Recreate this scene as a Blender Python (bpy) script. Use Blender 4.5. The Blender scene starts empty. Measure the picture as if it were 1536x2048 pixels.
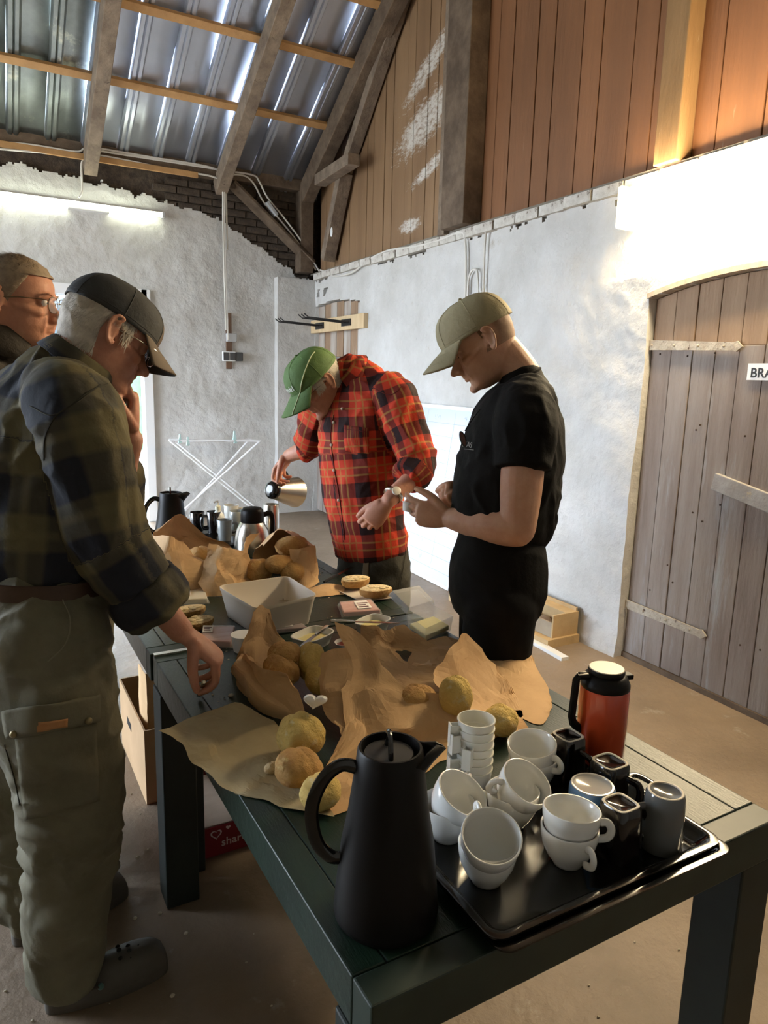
import bpy, bmesh, math, random
import numpy as np
from mathutils import Vector, Matrix, noise, Euler
PI=math.pi
rnd=random.Random(7)
noise.seed_set(11)
# ------------------------------------------------------------------ camera
CF=1427.75; CH=1.55
YAW,PIT,ROL=[math.radians(a) for a in (29.784,10.796,1.52)]
CW=Vector((math.sin(YAW)*math.cos(PIT),math.cos(YAW)*math.cos(PIT),-math.sin(PIT)))
_r0=Vector((math.cos(YAW),-math.sin(YAW),0)); _u0=_r0.cross(CW)
CR=_r0*math.cos(ROL)+_u0*math.sin(ROL); CU=_u0*math.cos(ROL)-_r0*math.sin(ROL)
scn=bpy.context.scene
cam=bpy.data.cameras.new('camera'); camo=bpy.data.objects.new('camera',cam); scn.collection.objects.link(camo)
cam.sensor_fit='VERTICAL'; cam.sensor_height=24.0; cam.sensor_width=18.0; cam.lens=CF/2048*24.0
cam.clip_start=0.02; cam.clip_end=200
m=Matrix.Identity(4)
for i in range(3): m[i][0]=CR[i]; m[i][1]=CU[i]; m[i][2]=-CW[i]
m.translation=(0,0,CH); camo.matrix_world=m
scn.camera=camo
# ------------------------------------------------------------------ world, sun, exposure
EXPOSURE=0.70; SKY=13.0
scn.view_settings.view_transform='Standard'; scn.view_settings.look='None'
scn.view_settings.gamma=1.0; scn.view_settings.use_curve_mapping=False
scn.view_settings.exposure=EXPOSURE
wd=bpy.data.worlds.new('overcast_sky'); scn.world=wd; wd.use_nodes=True
bg=wd.node_tree.nodes['Background']; bg.inputs[0].default_value=(0.74,0.85,1.0,1); bg.inputs[1].default_value=SKY
# ------------------------------------------------------------------ pixel helpers (a pixel gives a direction only)
def ray(x,y): return CR*((x-768)/CF)-CU*((y-1024)/CF)+CW
O=Vector((0,0,CH))
def PD(x,y,t): return O+ray(x,y)*t
def PZ(x,y,z): d=ray(x,y); return O+d*((z-CH)/d.z)
def PY(x,y,Y): d=ray(x,y); return O+d*(Y/d.y)
RA=Vector((3.1194,2.5536,0)); RC=Vector((3.3298,7.5359,0))
RD=(RA-RC).normalized(); RN=Vector((RD.y,-RD.x,0))
if RN.x>0: RN=-RN
def PRW(x,y,off=0.0):
    d=ray(x,y); k=RN.dot(RC)+off
    return O+d*((k-RN.dot(O))/RN.dot(d))
def RW(s,z,n=0.0): return RC+RD*s+RN*n+Vector((0,0,z))     # s metres from the back corner along the right wall
def sRW(p): return (Vector(p)-RC).dot(RD)
BY=7.53
# ------------------------------------------------------------------ materials
MATS={}
def M(name,col,col2=None,rough=.6,metal=0,scale=6,stretch=(1,1,1),bump=0,bscale=30,bstretch=None,col3=None,t3=.62,s3=3,spec=.5,coat=0,emis=None,estr=0,trans=0,alpha=1,sss=0,aniso=0,detail=6,w3=.06,ior=1.45,sheen=0,lo=.35,hi=.65):
    if name in MATS: return MATS[name]
    mt=bpy.data.materials.new(name); mt.use_nodes=True; N=mt.node_tree.nodes; L=mt.node_tree.links
    b=N['Principled BSDF']; b.inputs['Roughness'].default_value=rough; b.inputs['Metallic'].default_value=metal
    b.inputs['Specular IOR Level'].default_value=spec; b.inputs['Coat Weight'].default_value=coat; b.inputs['IOR'].default_value=ior
    b.inputs['Coat Roughness'].default_value=.08
    b.inputs['Transmission Weight'].default_value=trans; b.inputs['Alpha'].default_value=alpha
    if sheen: b.inputs['Sheen Weight'].default_value=sheen
    if sss:
        b.inputs['Subsurface Weight'].default_value=sss; b.inputs['Subsurface Radius'].default_value=(.012,.005,.003); b.inputs['Subsurface Scale'].default_value=.6
    if emis: b.inputs['Emission Color'].default_value=(*emis,1); b.inputs['Emission Strength'].default_value=estr
    tc=N.new('ShaderNodeTexCoord'); mp=N.new('ShaderNodeMapping'); L.new(tc.outputs['Object'],mp.inputs[0]); mp.inputs['Scale'].default_value=stretch
    if col2:
        nz=N.new('ShaderNodeTexNoise'); nz.inputs['Scale'].default_value=scale; nz.inputs['Detail'].default_value=detail; nz.inputs['Roughness'].default_value=.62
        L.new(mp.outputs[0],nz.inputs['Vector'])
        cr=N.new('ShaderNodeValToRGB'); cr.color_ramp.elements[0].position=lo; cr.color_ramp.elements[1].position=hi
        cr.color_ramp.elements[0].color=(*col,1); cr.color_ramp.elements[1].color=(*col2,1)
        L.new(nz.outputs[0],cr.inputs[0]); out=cr.outputs[0]
        if col3:
            n3=N.new('ShaderNodeTexNoise'); n3.inputs['Scale'].default_value=s3; n3.inputs['Detail'].default_value=8; n3.inputs['Roughness'].default_value=.7
            L.new(mp.outputs[0],n3.inputs['Vector'])
            c3=N.new('ShaderNodeValToRGB'); c3.color_ramp.elements[0].position=t3; c3.color_ramp.elements[1].position=t3+w3
            c3.color_ramp.elements[0].color=(0,0,0,1); c3.color_ramp.elements[1].color=(1,1,1,1)
            L.new(n3.outputs[0],c3.inputs[0])
            mx=N.new('ShaderNodeMix'); mx.data_type='RGBA'; L.new(c3.outputs[0],mx.inputs[0]); L.new(out,mx.inputs[6]); mx.inputs[7].default_value=(*col3,1)
            out=mx.outputs[2]
        L.new(out,b.inputs['Base Color'])
    else: b.inputs['Base Color'].default_value=(*col,1)
    if bump:
        mp2=N.new('ShaderNodeMapping'); L.new(tc.outputs['Object'],mp2.inputs[0]); mp2.inputs['Scale'].default_value=bstretch or stretch
        n2=N.new('ShaderNodeTexNoise'); n2.inputs['Scale'].default_value=bscale; n2.inputs['Detail'].default_value=7; n2.inputs['Roughness'].default_value=.6
        L.new(mp2.outputs[0],n2.inputs['Vector'])
        bp=N.new('ShaderNodeBump'); bp.inputs['Strength'].default_value=bump; bp.inputs['Distance'].default_value=.02
        L.new(n2.outputs[0],bp.inputs['Height']); L.new(bp.outputs[0],b.inputs['Normal'])
    MATS[name]=mt; return mt
# ------------------------------------------------------------------ scene objects
def link(o): scn.collection.objects.link(o); return o
def tag(o,label,cat,group=None,kind=None):
    if label: o['label']=label
    if cat: o['category']=cat
    if group: o['group']=group
    if kind: o['kind']=kind
    return o
def thing(name,label,cat,loc=(0,0,0),rz=0,group=None,rot=None):
    o=link(bpy.data.objects.new(name,None)); o.location=loc; o.rotation_euler=rot or (0,0,rz); o.empty_display_size=.05
    return tag(o,label,cat,group)
class MB:
    def __init__(s): s.v=[]; s.f=[]; s.mi=[]; s.cur=0
    def add(s,vs,fs):
        n=len(s.v); s.v+=[tuple(v) for v in vs]; s.f+=[tuple(i+n for i in f) for f in fs]; s.mi+=[s.cur]*len(fs); return s
    def hexa(s,p):   # 8 points: bottom 4 ccw, top 4 ccw
        return s.add(p,[(3,2,1,0),(4,5,6,7),(0,1,5,4),(1,2,6,5),(2,3,7,6),(3,0,4,7)])
    def box(s,x0,x1,y0,y1,z0,z1):
        return s.hexa([(x0,y0,z0),(x1,y0,z0),(x1,y1,z0),(x0,y1,z0),(x0,y0,z1),(x1,y0,z1),(x1,y1,z1),(x0,y1,z1)])
    def beam(s,p0,p1,w,h,up=(0,0,1)):
        p0=Vector(p0);p1=Vector(p1);t=(p1-p0).normalized();r=t.cross(Vector(up)).normalized();u=r.cross(t)
        q=[]
        for p in (p0,p1): q.append([p-r*w/2-u*h/2,p+r*w/2-u*h/2,p+r*w/2+u*h/2,p-r*w/2+u*h/2])
        return s.hexa(q[0]+q[1])
    def loft(s,rings,close=True,cap0=True,cap1=True):
        n=len(rings[0]); vs=[p for r in rings for p in r]; fs=[]
        for i in range(len(rings)-1):
            for j in range(n if close else n-1):
                k=(j+1)%n; fs.append((i*n+j,i*n+k,(i+1)*n+k,(i+1)*n+j))
        if cap0: fs.append(tuple(range(n-1,-1,-1)))
        if cap1: fs.append(tuple((len(rings)-1)*n+j for j in range(n)))
        return s.add(vs,fs)
    def lathe(s,prof,n=40,c=(0,0,0),sq=None,cap0=False,cap1=False):
        rings=[]
        for r,z in prof:
            ring=[]
            for j in range(n):
                a=2*PI*j/n; ca,sa=math.cos(a),math.sin(a); k=1.0
                if sq: k=1/((abs(ca)**sq+abs(sa)**sq)**(1/sq))
                ring.append((c[0]+r*ca*k,c[1]+r*sa*k,c[2]+z))
            rings.append(ring)
        return s.loft(rings,True,cap0,cap1)
    def tube(s,pts,r,n=8,cap=True,flat=1.0,up=None):
        pts=[Vector(p) for p in pts]; rs=r if isinstance(r,(list,tuple)) else [r]*len(pts)
        rings=[]; nrm=None
        for i,p in enumerate(pts):
            t=(pts[min(i+1,len(pts)-1)]-pts[max(i-1,0)]).normalized()
            if nrm is None:
                a=Vector(up) if up else (Vector((0,0,1)) if abs(t.z)<.9 else Vector((1,0,0)))
                nrm=(a-t*a.dot(t)).normalized()
            else: nrm=(nrm-t*nrm.dot(t)).normalized()
            b=t.cross(nrm)
            rings.append([p+nrm*(rs[i]*math.cos(2*PI*j/n))+b*(rs[i]*flat*math.sin(2*PI*j/n)) for j in range(n)])
        return s.loft(rings,True,cap,cap)
    def sphere(s,c,r,nu=16,nv=10,rot=None):
        rr=r if isinstance(r,(tuple,list)) else (r,r,r); vs=[];fs=[]
        c=Vector(c); R=rot or Matrix.Identity(3)
        for i in range(nv+1):
            a=PI*i/nv
            for j in range(nu):
                b=2*PI*j/nu
                vs.append(c+R@Vector((rr[0]*math.sin(a)*math.cos(b),rr[1]*math.sin(a)*math.sin(b),rr[2]*math.cos(a))))
        for i in range(nv):
            for j in range(nu):
                k=(j+1)%nu; fs.append((i*nu+j,(i+1)*nu+j,(i+1)*nu+k,i*nu+k))
        return s.add(vs,fs)
    def grid(s,P,flip=False):
        nv=len(P);nu=len(P[0]); vs=[p for r in P for p in r]; fs=[]
        for i in range(nv-1):
            for j in range(nu-1):
                f=(i*nu+j,i*nu+j+1,(i+1)*nu+j+1,(i+1)*nu+j); fs.append(f[::-1] if flip else f)
        return s.add(vs,fs)
    def xf(s,mat): s.v=[tuple(mat@Vector(v)) for v in s.v]; return s
    def mesh(s,name):
        me=bpy.data.meshes.new(name); me.from_pydata(s.v,[],s.f); me.validate(); me.update(); return me
    def build(s,name,mat,parent=None,smooth=False,bevel=0,world=True,solid=0,weld=False,ang=40,clean=True):
        me=s.mesh(name)
        if weld or clean:
            b=bmesh.new(); b.from_mesh(me)
            if weld: bmesh.ops.remove_doubles(b,verts=b.verts,dist=1e-5)
            bmesh.ops.recalc_face_normals(b,faces=b.faces); b.to_mesh(me); b.free()
        return fin(me,name,mat,parent,smooth,bevel,world,solid,ang)
def fin(me,name,mat,parent=None,smooth=False,bevel=0,world=True,solid=0,ang=40):
    if parent is not None and world:
        me.transform(Matrix.Translation(parent.matrix_world_loc if False else -wloc(parent)))
    mats=mat if isinstance(mat,(list,tuple)) else [mat]
    for q in mats: me.materials.append(q)
    if smooth:
        for p in me.polygons: p.use_smooth=True
        if ang<180:
            try: me.set_sharp_from_angle(angle=math.radians(ang))
            except Exception: pass
    o=link(bpy.data.objects.new(name,me)); o.parent=parent
    if parent is None and world=='base':
        pass
    if bevel:
        b=o.modifiers.new('bevel','BEVEL'); b.width=bevel; b.segments=2; b.limit_method='ANGLE'; b.angle_limit=math.radians(35)
    if solid:
        q=o.modifiers.new('solid','SOLIDIFY'); q.thickness=solid; q.offset=0
    return o
def wloc(o):
    v=Vector(o.location)
    while o.parent: o=o.parent; v=v+Vector(o.location)
    return v
def single(mb,name,mat,label,cat,base=None,group=None,kind=None,**k):
    """a thing that is one mesh, origin at its base"""
    if base is None:
        a=np.array([tuple(v) for v in mb.v]); base=((a[:,0].min()+a[:,0].max())/2,(a[:,1].min()+a[:,1].max())/2,a[:,2].min())
    base=Vector(base); mb.v=[tuple(Vector(v)-base) for v in mb.v]
    o=mb.build(name,mat,None,**k); o.location=base
    return tag(o,label,cat,group,kind)
def struct(mb,name,mat,parent=None,kind='structure',**k):
    o=mb.build(name,mat,parent,**k)
    if parent is None: o['kind']=kind
    return o
def copy_tree(o,parent=None):
    c=o.copy(); link(c); c.parent=parent
    for ch in [q for q in o.children]: copy_tree(ch,c)
    return c
def text_mb(txt,size,M4,depth=.0008,bold=0):
    cu=bpy.data.curves.new('t','FONT'); cu.body=txt; cu.size=size; cu.extrude=depth; cu.offset=bold; cu.resolution_u=3
    cu.align_x='LEFT'
    ob=bpy.data.objects.new('t',cu); link(ob)
    dg=bpy.context.evaluated_depsgraph_get(); me=bpy.data.meshes.new_from_object(ob.evaluated_get(dg))
    mb=MB(); mb.add([M4@v.co for v in me.vertices],[tuple(p.vertices) for p in me.polygons])
    bpy.data.objects.remove(ob); bpy.data.meshes.remove(me); return mb
def frame4(o,x,y,z):
    m=Matrix.Identity(4)
    for i in range(3): m[i][0]=x[i]; m[i][1]=y[i]; m[i][2]=z[i]; m[i][3]=o[i]
    return m
def cat(P,n):
    """Catmull-Rom through points P, n samples per span"""
    P=[Vector(p) for p in P]; Q=[P[0]*2-P[1]]+P+[P[-1]*2-P[-2]]; out=[]
    for i in range(1,len(Q)-2):
        for k in range(n):
            t=k/n; a,b,c,d=Q[i-1],Q[i],Q[i+1],Q[i+2]
            out.append(.5*((2*b)+(c-a)*t+(2*a-5*b+4*c-d)*t*t+(3*b-a-3*c+d)*t**3))
    out.append(P[-1]); return out
def catf(F,n): return [v.x for v in cat([(f,0,0) for f in F],n)]
def fbm(p,s,seed=0,o=4): return noise.fractal(Vector(p)*s+Vector((seed*3.7,seed*1.3,seed*.7)),1.0,2.0,o)
def patch(ctrl,n): 
    rows=[cat(r,n) for r in ctrl]; cols=len(rows[0]); out=None
    C=[cat([r[j] for r in rows],n) for j in range(cols)]
    return [[C[j][i] for j in range(cols)] for i in range(len(C[0]))]
# ================================================================== STRUCTURE
WHITE=M('limewashed_plaster',(.61,.60,.575),(.50,.485,.45),rough=.9,scale=2.2,bump=.9,bscale=9,col3=(.42,.38,.31),t3=.635,s3=5,w3=.12)
BRICKD=M('sooty_brick',(.045,.035,.028),(.10,.075,.055),rough=.95,scale=14,bump=.6,bscale=40)
BRICKW=M('whitewashed_brick',(.66,.63,.57),(.50,.46,.40),rough=.95,scale=12,bump=.6,bscale=40,col3=(.16,.12,.09),t3=.60,s3=14)
OLDW=M('old_dark_timber',(.085,.058,.038),(.17,.12,.08),rough=.85,scale=7,stretch=(1,1,1),bump=.4,bscale=22)
RAFT=M('weathered_rafter',(.26,.20,.145),(.15,.11,.08),rough=.85,scale=9,bump=.4,bscale=30,col3=(.07,.05,.035),t3=.63,s3=16)
BATT=M('new_pine_batten',(.50,.29,.12),(.37,.20,.08),rough=.7,scale=5,bump=.2,bscale=25)
BOARD=M('brown_stained_board',(.26,.112,.045),(.18,.078,.032),rough=.62,scale=3,stretch=(1,1,.12),bump=.25,bscale=30,bstretch=(1,1,.1),col3=(.30,.19,.12),t3=.66,s3=26)
BOARDT=M('tan_stained_board',(.29,.175,.09),(.21,.12,.06),rough=.65,scale=3,stretch=(1,1,.12),bump=.25,bscale=30,bstretch=(1,1,.1),col3=(.42,.32,.22),t3=.66,s3=22)
METAL=M('galvanised_sheet',(.66,.69,.76),(.56,.59,.66),rough=.42,metal=1,scale=1.6,bump=.08,bscale=5)
METALD=M('dirty_galvanised_sheet',(.36,.39,.37),(.22,.24,.23),rough=.5,metal=1,scale=2.5,bump=.2,bscale=6,col3=(.60,.60,.50),t3=.58,s3=3,w3=.1)
CABLE=M('white_cable',(.66,.63,.57),rough=.5)
GREYP=M('grey_plastic',(.45,.46,.46),rough=.45)
WHITEP=M('white_paint',(.80,.80,.79),rough=.5)
IRON=M('painted_iron',(.52,.47,.38),(.36,.30,.23),rough=.7,scale=18,bump=.5,bscale=60,col3=(.10,.06,.04),t3=.60,s3=26)
def floor_mat():
    mt=M('concrete_floor',(.29,.215,.15),(.19,.14,.095),rough=.5,scale=1.7,bump=.35,bscale=18,col3=(.42,.38,.32),t3=.60,s3=5,w3=.15)
    return mt
FLOOR=floor_mat()
def zr(Y): return 3.60+.59*(7.35-Y)
SL=Vector((0,-1,.59)).normalized(); RNRM=Vector((0,-.59,-1)).normalized()   # up-slope and inward normal of the roof
XL,YF,RIDGE=-3.2,-2.6,2.3
# ---- floor
mb=MB(); mb.box(XL-.3,3.7,YF-.3,BY+.4,-.12,0); struct(mb,'floor',FLOOR)
mb=MB(); mb.box(-60,60,-60,90,-.2,-.125); struct(mb,'ground',M('gravel_yard',(.50,.47,.42),(.38,.36,.32),rough=.95,scale=9))
# ---- plaster maker: cells of a wall face, edges folded back into the wall
def plaster(f,s0,s1,z0,z1,cell,inside,amp,seed,back=.05,dfun=None):
    ns=int((s1-s0)/cell)+1; nz=int((z1-z0)/cell)+1; mb=MB(); idx={}
    def vid(i,j):
        if (i,j) not in idx:
            s=min(s0+i*cell,s1); z=min(z0+j*cell,z1); p=f(s,z,0)
            n=amp*(fbm(p,1.3,seed,3)*1.2+fbm(p,6,seed,3)*.4)+amp*.5
            if dfun: n+=dfun(s,z)
            idx[(i,j)]=len(mb.v); mb.v.append(tuple(f(s,z,n)))
        return idx[(i,j)]
    cells=set((i,j) for i in range(ns-1) for j in range(nz-1) if inside(s0+(i+.5)*cell,z0+(j+.5)*cell))
    for (i,j) in cells:
        mb.f.append((vid(i,j),vid(i+1,j),vid(i+1,j+1),vid(i,j+1)))
    ed={}
    for (i,j) in cells:
        for a,b in (((i,j),(i+1,j)),((i+1,j),(i+1,j+1)),((i+1,j+1),(i,j+1)),((i,j+1),(i,j))):
            if (b,a) in ed: del ed[(b,a)]
            else: ed[(a,b)]=1
    bk={}
    def bid(k):
        if k not in bk:
            s=min(s0+k[0]*cell,s1); z=min(z0+k[1]*cell,z1); bk[k]=len(mb.v); mb.v.append(tuple(f(s,z,-back)))
        return bk[k]
    for a,b in ed: mb.f.append((vid(*b),vid(*a),bid(a),bid(b)))
    mb.mi=[0]*len(mb.f)
    return mb
# ---- back wall (runs to the left of the corner): s = distance from corner
def BW(s,z,n=0.0): return Vector((3.33-s,BY-n,z))
DX0,DX1,DZ=.30,1.545,2.28       # daylight doorway in the back wall
def plast_top(X):
    # height of the ragged upper edge of the plaster
    k=[(-3.3,3.30),(.4,3.30),(1.2,3.24),(1.75,3.16),(2.25,3.08),(2.6,2.92),(2.95,2.70),(3.2,2.56),(3.34,2.55)]
    for (a,b),(c,d) in zip(k,k[1:]):
        if a<=X<=c: return b+(d-b)*(X-a)/(c-a)
    return 2.55
def inb(s,z):
    X=3.33-s
    if DX0<X<DX1 and z<DZ: return False
    return z<plast_top(X)+.05*fbm((X,0,z),7,3,3)+.02*fbm((X,0,z),25,5,3)
mb=plaster(BW,0,6.53,0,3.4,.016,inb,.018,11,back=.04)
wb_=struct(mb,'wall_back',WHITE,smooth=True,ang=50)
mb=MB(); mb.box(XL,DX0,BY+.045,BY+.35,0,3.5).box(DX1,3.80,BY+.045,BY+.35,0,3.9).box(DX0,DX1,BY+.045,BY+.35,DZ,3.5)
struct(mb,'masonry_core',BRICKD,wb_)
brick=MB(); brick.box(-.11,.11,0,.05,-.028,.028); bm0=brick.mesh('brick'); bm0.materials.append(BRICKD)
for r in range(13):
    z=2.50+r*.072
    for c in range(8):
        X=3.28-c*.235-(.117 if r%2 else 0)
        if X<1.75 or z<plast_top(X)-.06 or z>3.44: continue
        o=link(bpy.data.objects.new('brick',bm0)); o.parent=wb_; o.location=(X,BY+.018-rnd.random()*.012,z); o.rotation_euler=(0,rnd.uniform(-.02,.02),0)
# whitewashed pilaster in the corner
def PILF(s,z,n): return Vector((3.36-s,BY-.09-n,z))
mb=plaster(PILF,0,.50,0,2.55,.03,lambda s,z:True,.014,5,back=.12)
struct(mb,'trim_1',WHITE,smooth=True,ang=60)
# ---- doorway in the back wall: white frame, glazed upper light, hedge and yard outside
mb=MB(); w=.06
mb.box(DX1-w,DX1+.03,BY-.05,BY+.12,0,DZ+.04).box(DX0-.03,DX0+w,BY-.05,BY+.12,0,DZ+.04).box(DX0,DX1,BY-.05,BY+.12,DZ-w,DZ+.04)
dr=struct(mb,'door_3',WHITEP,bevel=.006)
mb=MB(); mb.box(DX0,DX1,BY-.02,BY+.30,-.005,.02); mb.build('door_sill',WHITEP,dr)
# open white leaf swung outwards with a light-blue strip curtain beside it
mb=MB()
for k in range(11):
    x=DX0+.09+k*.105
    mb.add([(x,BY+.16+.01*(k%2),1.55),(x+.055,BY+.17,1.55),(x+.11,BY+.155,1.55),(x+.11,BY+.155,2.2),(x+.055,BY+.17,2.2),(x,BY+.16+.01*(k%2),2.2)],[(0,1,4,5),(1,2,3,4)])
mb.build('strip_curtain',M('pale_blue_curtain',(.50,.66,.78),(.62,.76,.85),rough=.5,scale=5,stretch=(6,1,.3),trans=0,alpha=.85),dr,solid=.002,clean=False)
# hedge in the yard beyond the doorway
mb=MB(); r=random.Random(2)
for k in range(900):
    c=Vector((r.uniform(-3,5),r.uniform(15.2,16.4),r.uniform(.1,2.6))); a=r.uniform(.10,.22); u=Vector((r.gauss(0,1),r.gauss(0,1),r.gauss(0,1))).normalized(); v=u.orthogonal().normalized(); w_=u.cross(v)
    mb.add([c-v*a,c+w_*a*.5,c+v*a,c-w_*a*.5],[(0,1,2,3)])
mb.box(-3,5,15.6,16.2,-.125,2.4)
single(mb,'hedge',M('hedge_leaf',(.06,.16,.06),(.10,.24,.09),rough=.6,scale=3),'leafy green hedge in the yard beyond the back doorway','hedge',base=(1,15.8,-.125),clean=False)
# ---- right wall
D1S0=sRW(PRW(1305,600)); D1S1=D1S0+1.32
def d1top(s): t=(s-D1S0)/(D1S1-D1S0); return 1.985+.085*math.sin(PI*min(max(t,0),1))**.8
D2S0,D2S1=.11,1.27
def d2top(s): t=(s-D2S0)/(D2S1-D2S0); return 2.20+.10*math.sin(PI*(.25+.6*t))
def inr(s,z):
    if D1S0<s<D1S1 and z<d1top(s): return False
    if D2S0<s<D2S1 and z<d2top(s): return False
    if z>2.44: return z<2.54+.05*fbm((s,0,z),5,9,3)+.03*fbm((s,0,z),22,9,3) or fbm((s,1,0),1.1,2,2)>.25
    if s<.5 and z>2.36: return fbm((s,0,z),9,4,3)<.12
    return True
def dfr(s,z):
    # wall thickens a little towards the door reveal and at the base
    return .02*math.exp(-((s-D1S0+.1)/.25)**2)*(z<2.1)+.012*math.exp(-z/.3)
mb=plaster(RW,0,6.6,0,2.60,.016,inr,.02,21,back=.10,dfun=dfr)
wr=struct(mb,'wall_right',WHITE,smooth=True,ang=50)
mb=MB()
def wseg(mb,s0,s1,z0,z1,n0,n1):
    mb.hexa([RW(s0,z0,n0),RW(s1,z0,n0),RW(s1,z0,n1),RW(s0,z0,n1),RW(s0,z1,n0),RW(s1,z1,n0),RW(s1,z1,n1),RW(s0,z1,n1)]); return mb
wseg(mb,-.1,6.6,0,2.60,-.4,-.105); wseg(mb,6.6,10.3,0,2.6,-.4,.0)
mb.build('masonry_core',BRICKW,wr)
bw=MB(); bw.box(-.112,.112,-.05,.02,-.03,.03); bmw=bw.mesh('brick'); bmw.materials.append(BRICKW)
ang=math.atan2(RD.y,RD.x)
s=.25
while s<6.2:
    o=link(bpy.data.objects.new('brick',bmw)); o.parent=wr; o.location=RW(s,2.577+rnd.uniform(-.003,.003),-.012+rnd.random()*.012); o.rotation_euler=(0,0,ang+PI if RN.y<0 else ang)
    s+=.236
mb=MB(); wseg(mb,0,6.6,2.608,2.625,-.4,.025); mb.build('mortar_ledge',M('grey_ledge',(.24,.21,.17),(.16,.14,.11),rough=.95,scale=8),wr)
# ---- board gable above the right wall
gable=thing('wall_gable','brown stained vertical board gable above the whitewashed wall',None,tuple(RW(0,2.6))); gable['kind']='structure'
del gable['label']
def board(s0,s1,mat,n,zb=2.6):
    Y=lambda s:RW(s,0).y
    def zt(s):
        y=Y(s); return (zr(y) if y>RIDGE else zr(RIDGE)-.59*(RIDGE-y))-.02
    mb=MB(); e=.004
    mb.hexa([RW(s0+e,zb,n-.03),RW(s1-e,zb,n-.03),RW(s1-e,zb,n),RW(s0+e,zb,n),RW(s0+e,zt(s0),n-.03),RW(s1-e,zt(s1),n-.03),RW(s1-e,zt(s1),n),RW(s0+e,zt(s0),n)])
    return mb.build('board',mat,gable,bevel=.004)
s=.12; k=0
PAINT=None
while s<10.2:
    w=(.15,.24,.13,.22)[k%4] if s<2.85 else (.25,.165)[k%2]
    board(s,s+w,BOARDT if s<2.75 else BOARD,-.05+rnd.uniform(0,.008)); s+=w; k+=1
mb=MB(); wseg(mb,-.1,10.3,2.6,6.6,-.14,-.1); mb.build('backing',OLDW,gable)
# old limewash brushed over the tan boards: ragged patches with a shape of their own, in board coordinates
def limewash(mt,spots):
    N=mt.node_tree.nodes; L=mt.node_tree.links; b=N['Principled BSDF']; src=b.inputs['Base Color'].links[0].from_socket
    tc=N.new('ShaderNodeTexCoord'); mp=N.new('ShaderNodeMapping'); mp.inputs['Scale'].default_value=(9,9,22); L.new(tc.outputs['Object'],mp.inputs[0])
    nz=N.new('ShaderNodeTexNoise'); nz.inputs['Scale'].default_value=1.6; nz.inputs['Detail'].default_value=9; nz.inputs['Roughness'].default_value=.78; L.new(mp.outputs[0],nz.inputs['Vector'])
    acc=None
    for (c,ry,rz,tilt) in spots:
        m1=N.new('ShaderNodeMapping'); m1.vector_type='TEXTURE'; m1.inputs['Location'].default_value=c; m1.inputs['Rotation'].default_value=(tilt,0,0); m1.inputs['Scale'].default_value=(1,ry,rz); L.new(tc.outputs['Object'],m1.inputs[0])
        ln=N.new('ShaderNodeVectorMath'); ln.operation='LENGTH'; L.new(m1.outputs[0],ln.inputs[0])
        mr=N.new('ShaderNodeMapRange'); mr.inputs[1].default_value=.25; mr.inputs[2].default_value=1.0; mr.inputs[3].default_value=.50; mr.inputs[4].default_value=0; L.new(ln.outputs['Value'],mr.inputs[0])
        if acc is None: acc=mr.outputs[0]
        else:
            mx=N.new('ShaderNodeMath'); mx.operation='MAXIMUM'; L.new(acc,mx.inputs[0]); L.new(mr.outputs[0],mx.inputs[1]); acc=mx.outputs[0]
    ad=N.new('ShaderNodeMath'); ad.operation='ADD'; L.new(acc,ad.inputs[0]); L.new(nz.outputs[0],ad.inputs[1])
    r=N.new('ShaderNodeMapRange'); r.inputs[1].default_value=.86; r.inputs[2].default_value=1.04; L.new(ad.outputs[0],r.inputs[0])
    mc=N.new('ShaderNodeMix'); mc.data_type='RGBA'; L.new(r.outputs[0],mc.inputs[0]); L.new(src,mc.inputs[6]); mc.inputs[7].default_value=(.60,.56,.50,1); L.new(mc.outputs[2],b.inputs['Base Color'])
def spot(x,y,w,h,t): p=PRW(x,y,-.05)-RW(0,2.6); return (tuple(p),w,h,t)
limewash(BOARDT,[spot(855,240,1.15,.36,-.28),spot(860,130,1.0,.20,-.45),spot(862,335,.7,.13,-.25),spot(820,452,.4,.14,0)])
# posts standing on the wall in front of the boards
def rpost(x0,x1,y,name,mat,dep,split=None):
    a=sRW(PRW(x0,y,.0)); b=sRW(PRW(x1,y,.0)); Yc=RW((a+b)/2,0).y
    mb=MB(); wseg(mb,a,b,2.625,(zr(Yc) if Yc>RIDGE else zr(RIDGE)-.59*(RIDGE-Yc))-.05,-.045,dep)
    return struct(mb,name,mat,bevel=.006),a,b
p,a,b=rpost(905,950,465,'trim_2',OLDW,.11)
mb=MB(); wseg(mb,a-.10,a-.005,2.6,5.7,-.045,.075); struct(mb,'trim_3',RAFT,bevel=.005)  # lit left face of the same post, its light put in as paler timber
rpost(1322,1368,335,'trim_4',M('tan_post',(.30,.175,.075),(.22,.125,.05),rough=.75,scale=6,stretch=(1,1,.2),bump=.3,bscale=30,col3=(.55,.45,.33),t3=.64,s3=20),.06)
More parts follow.
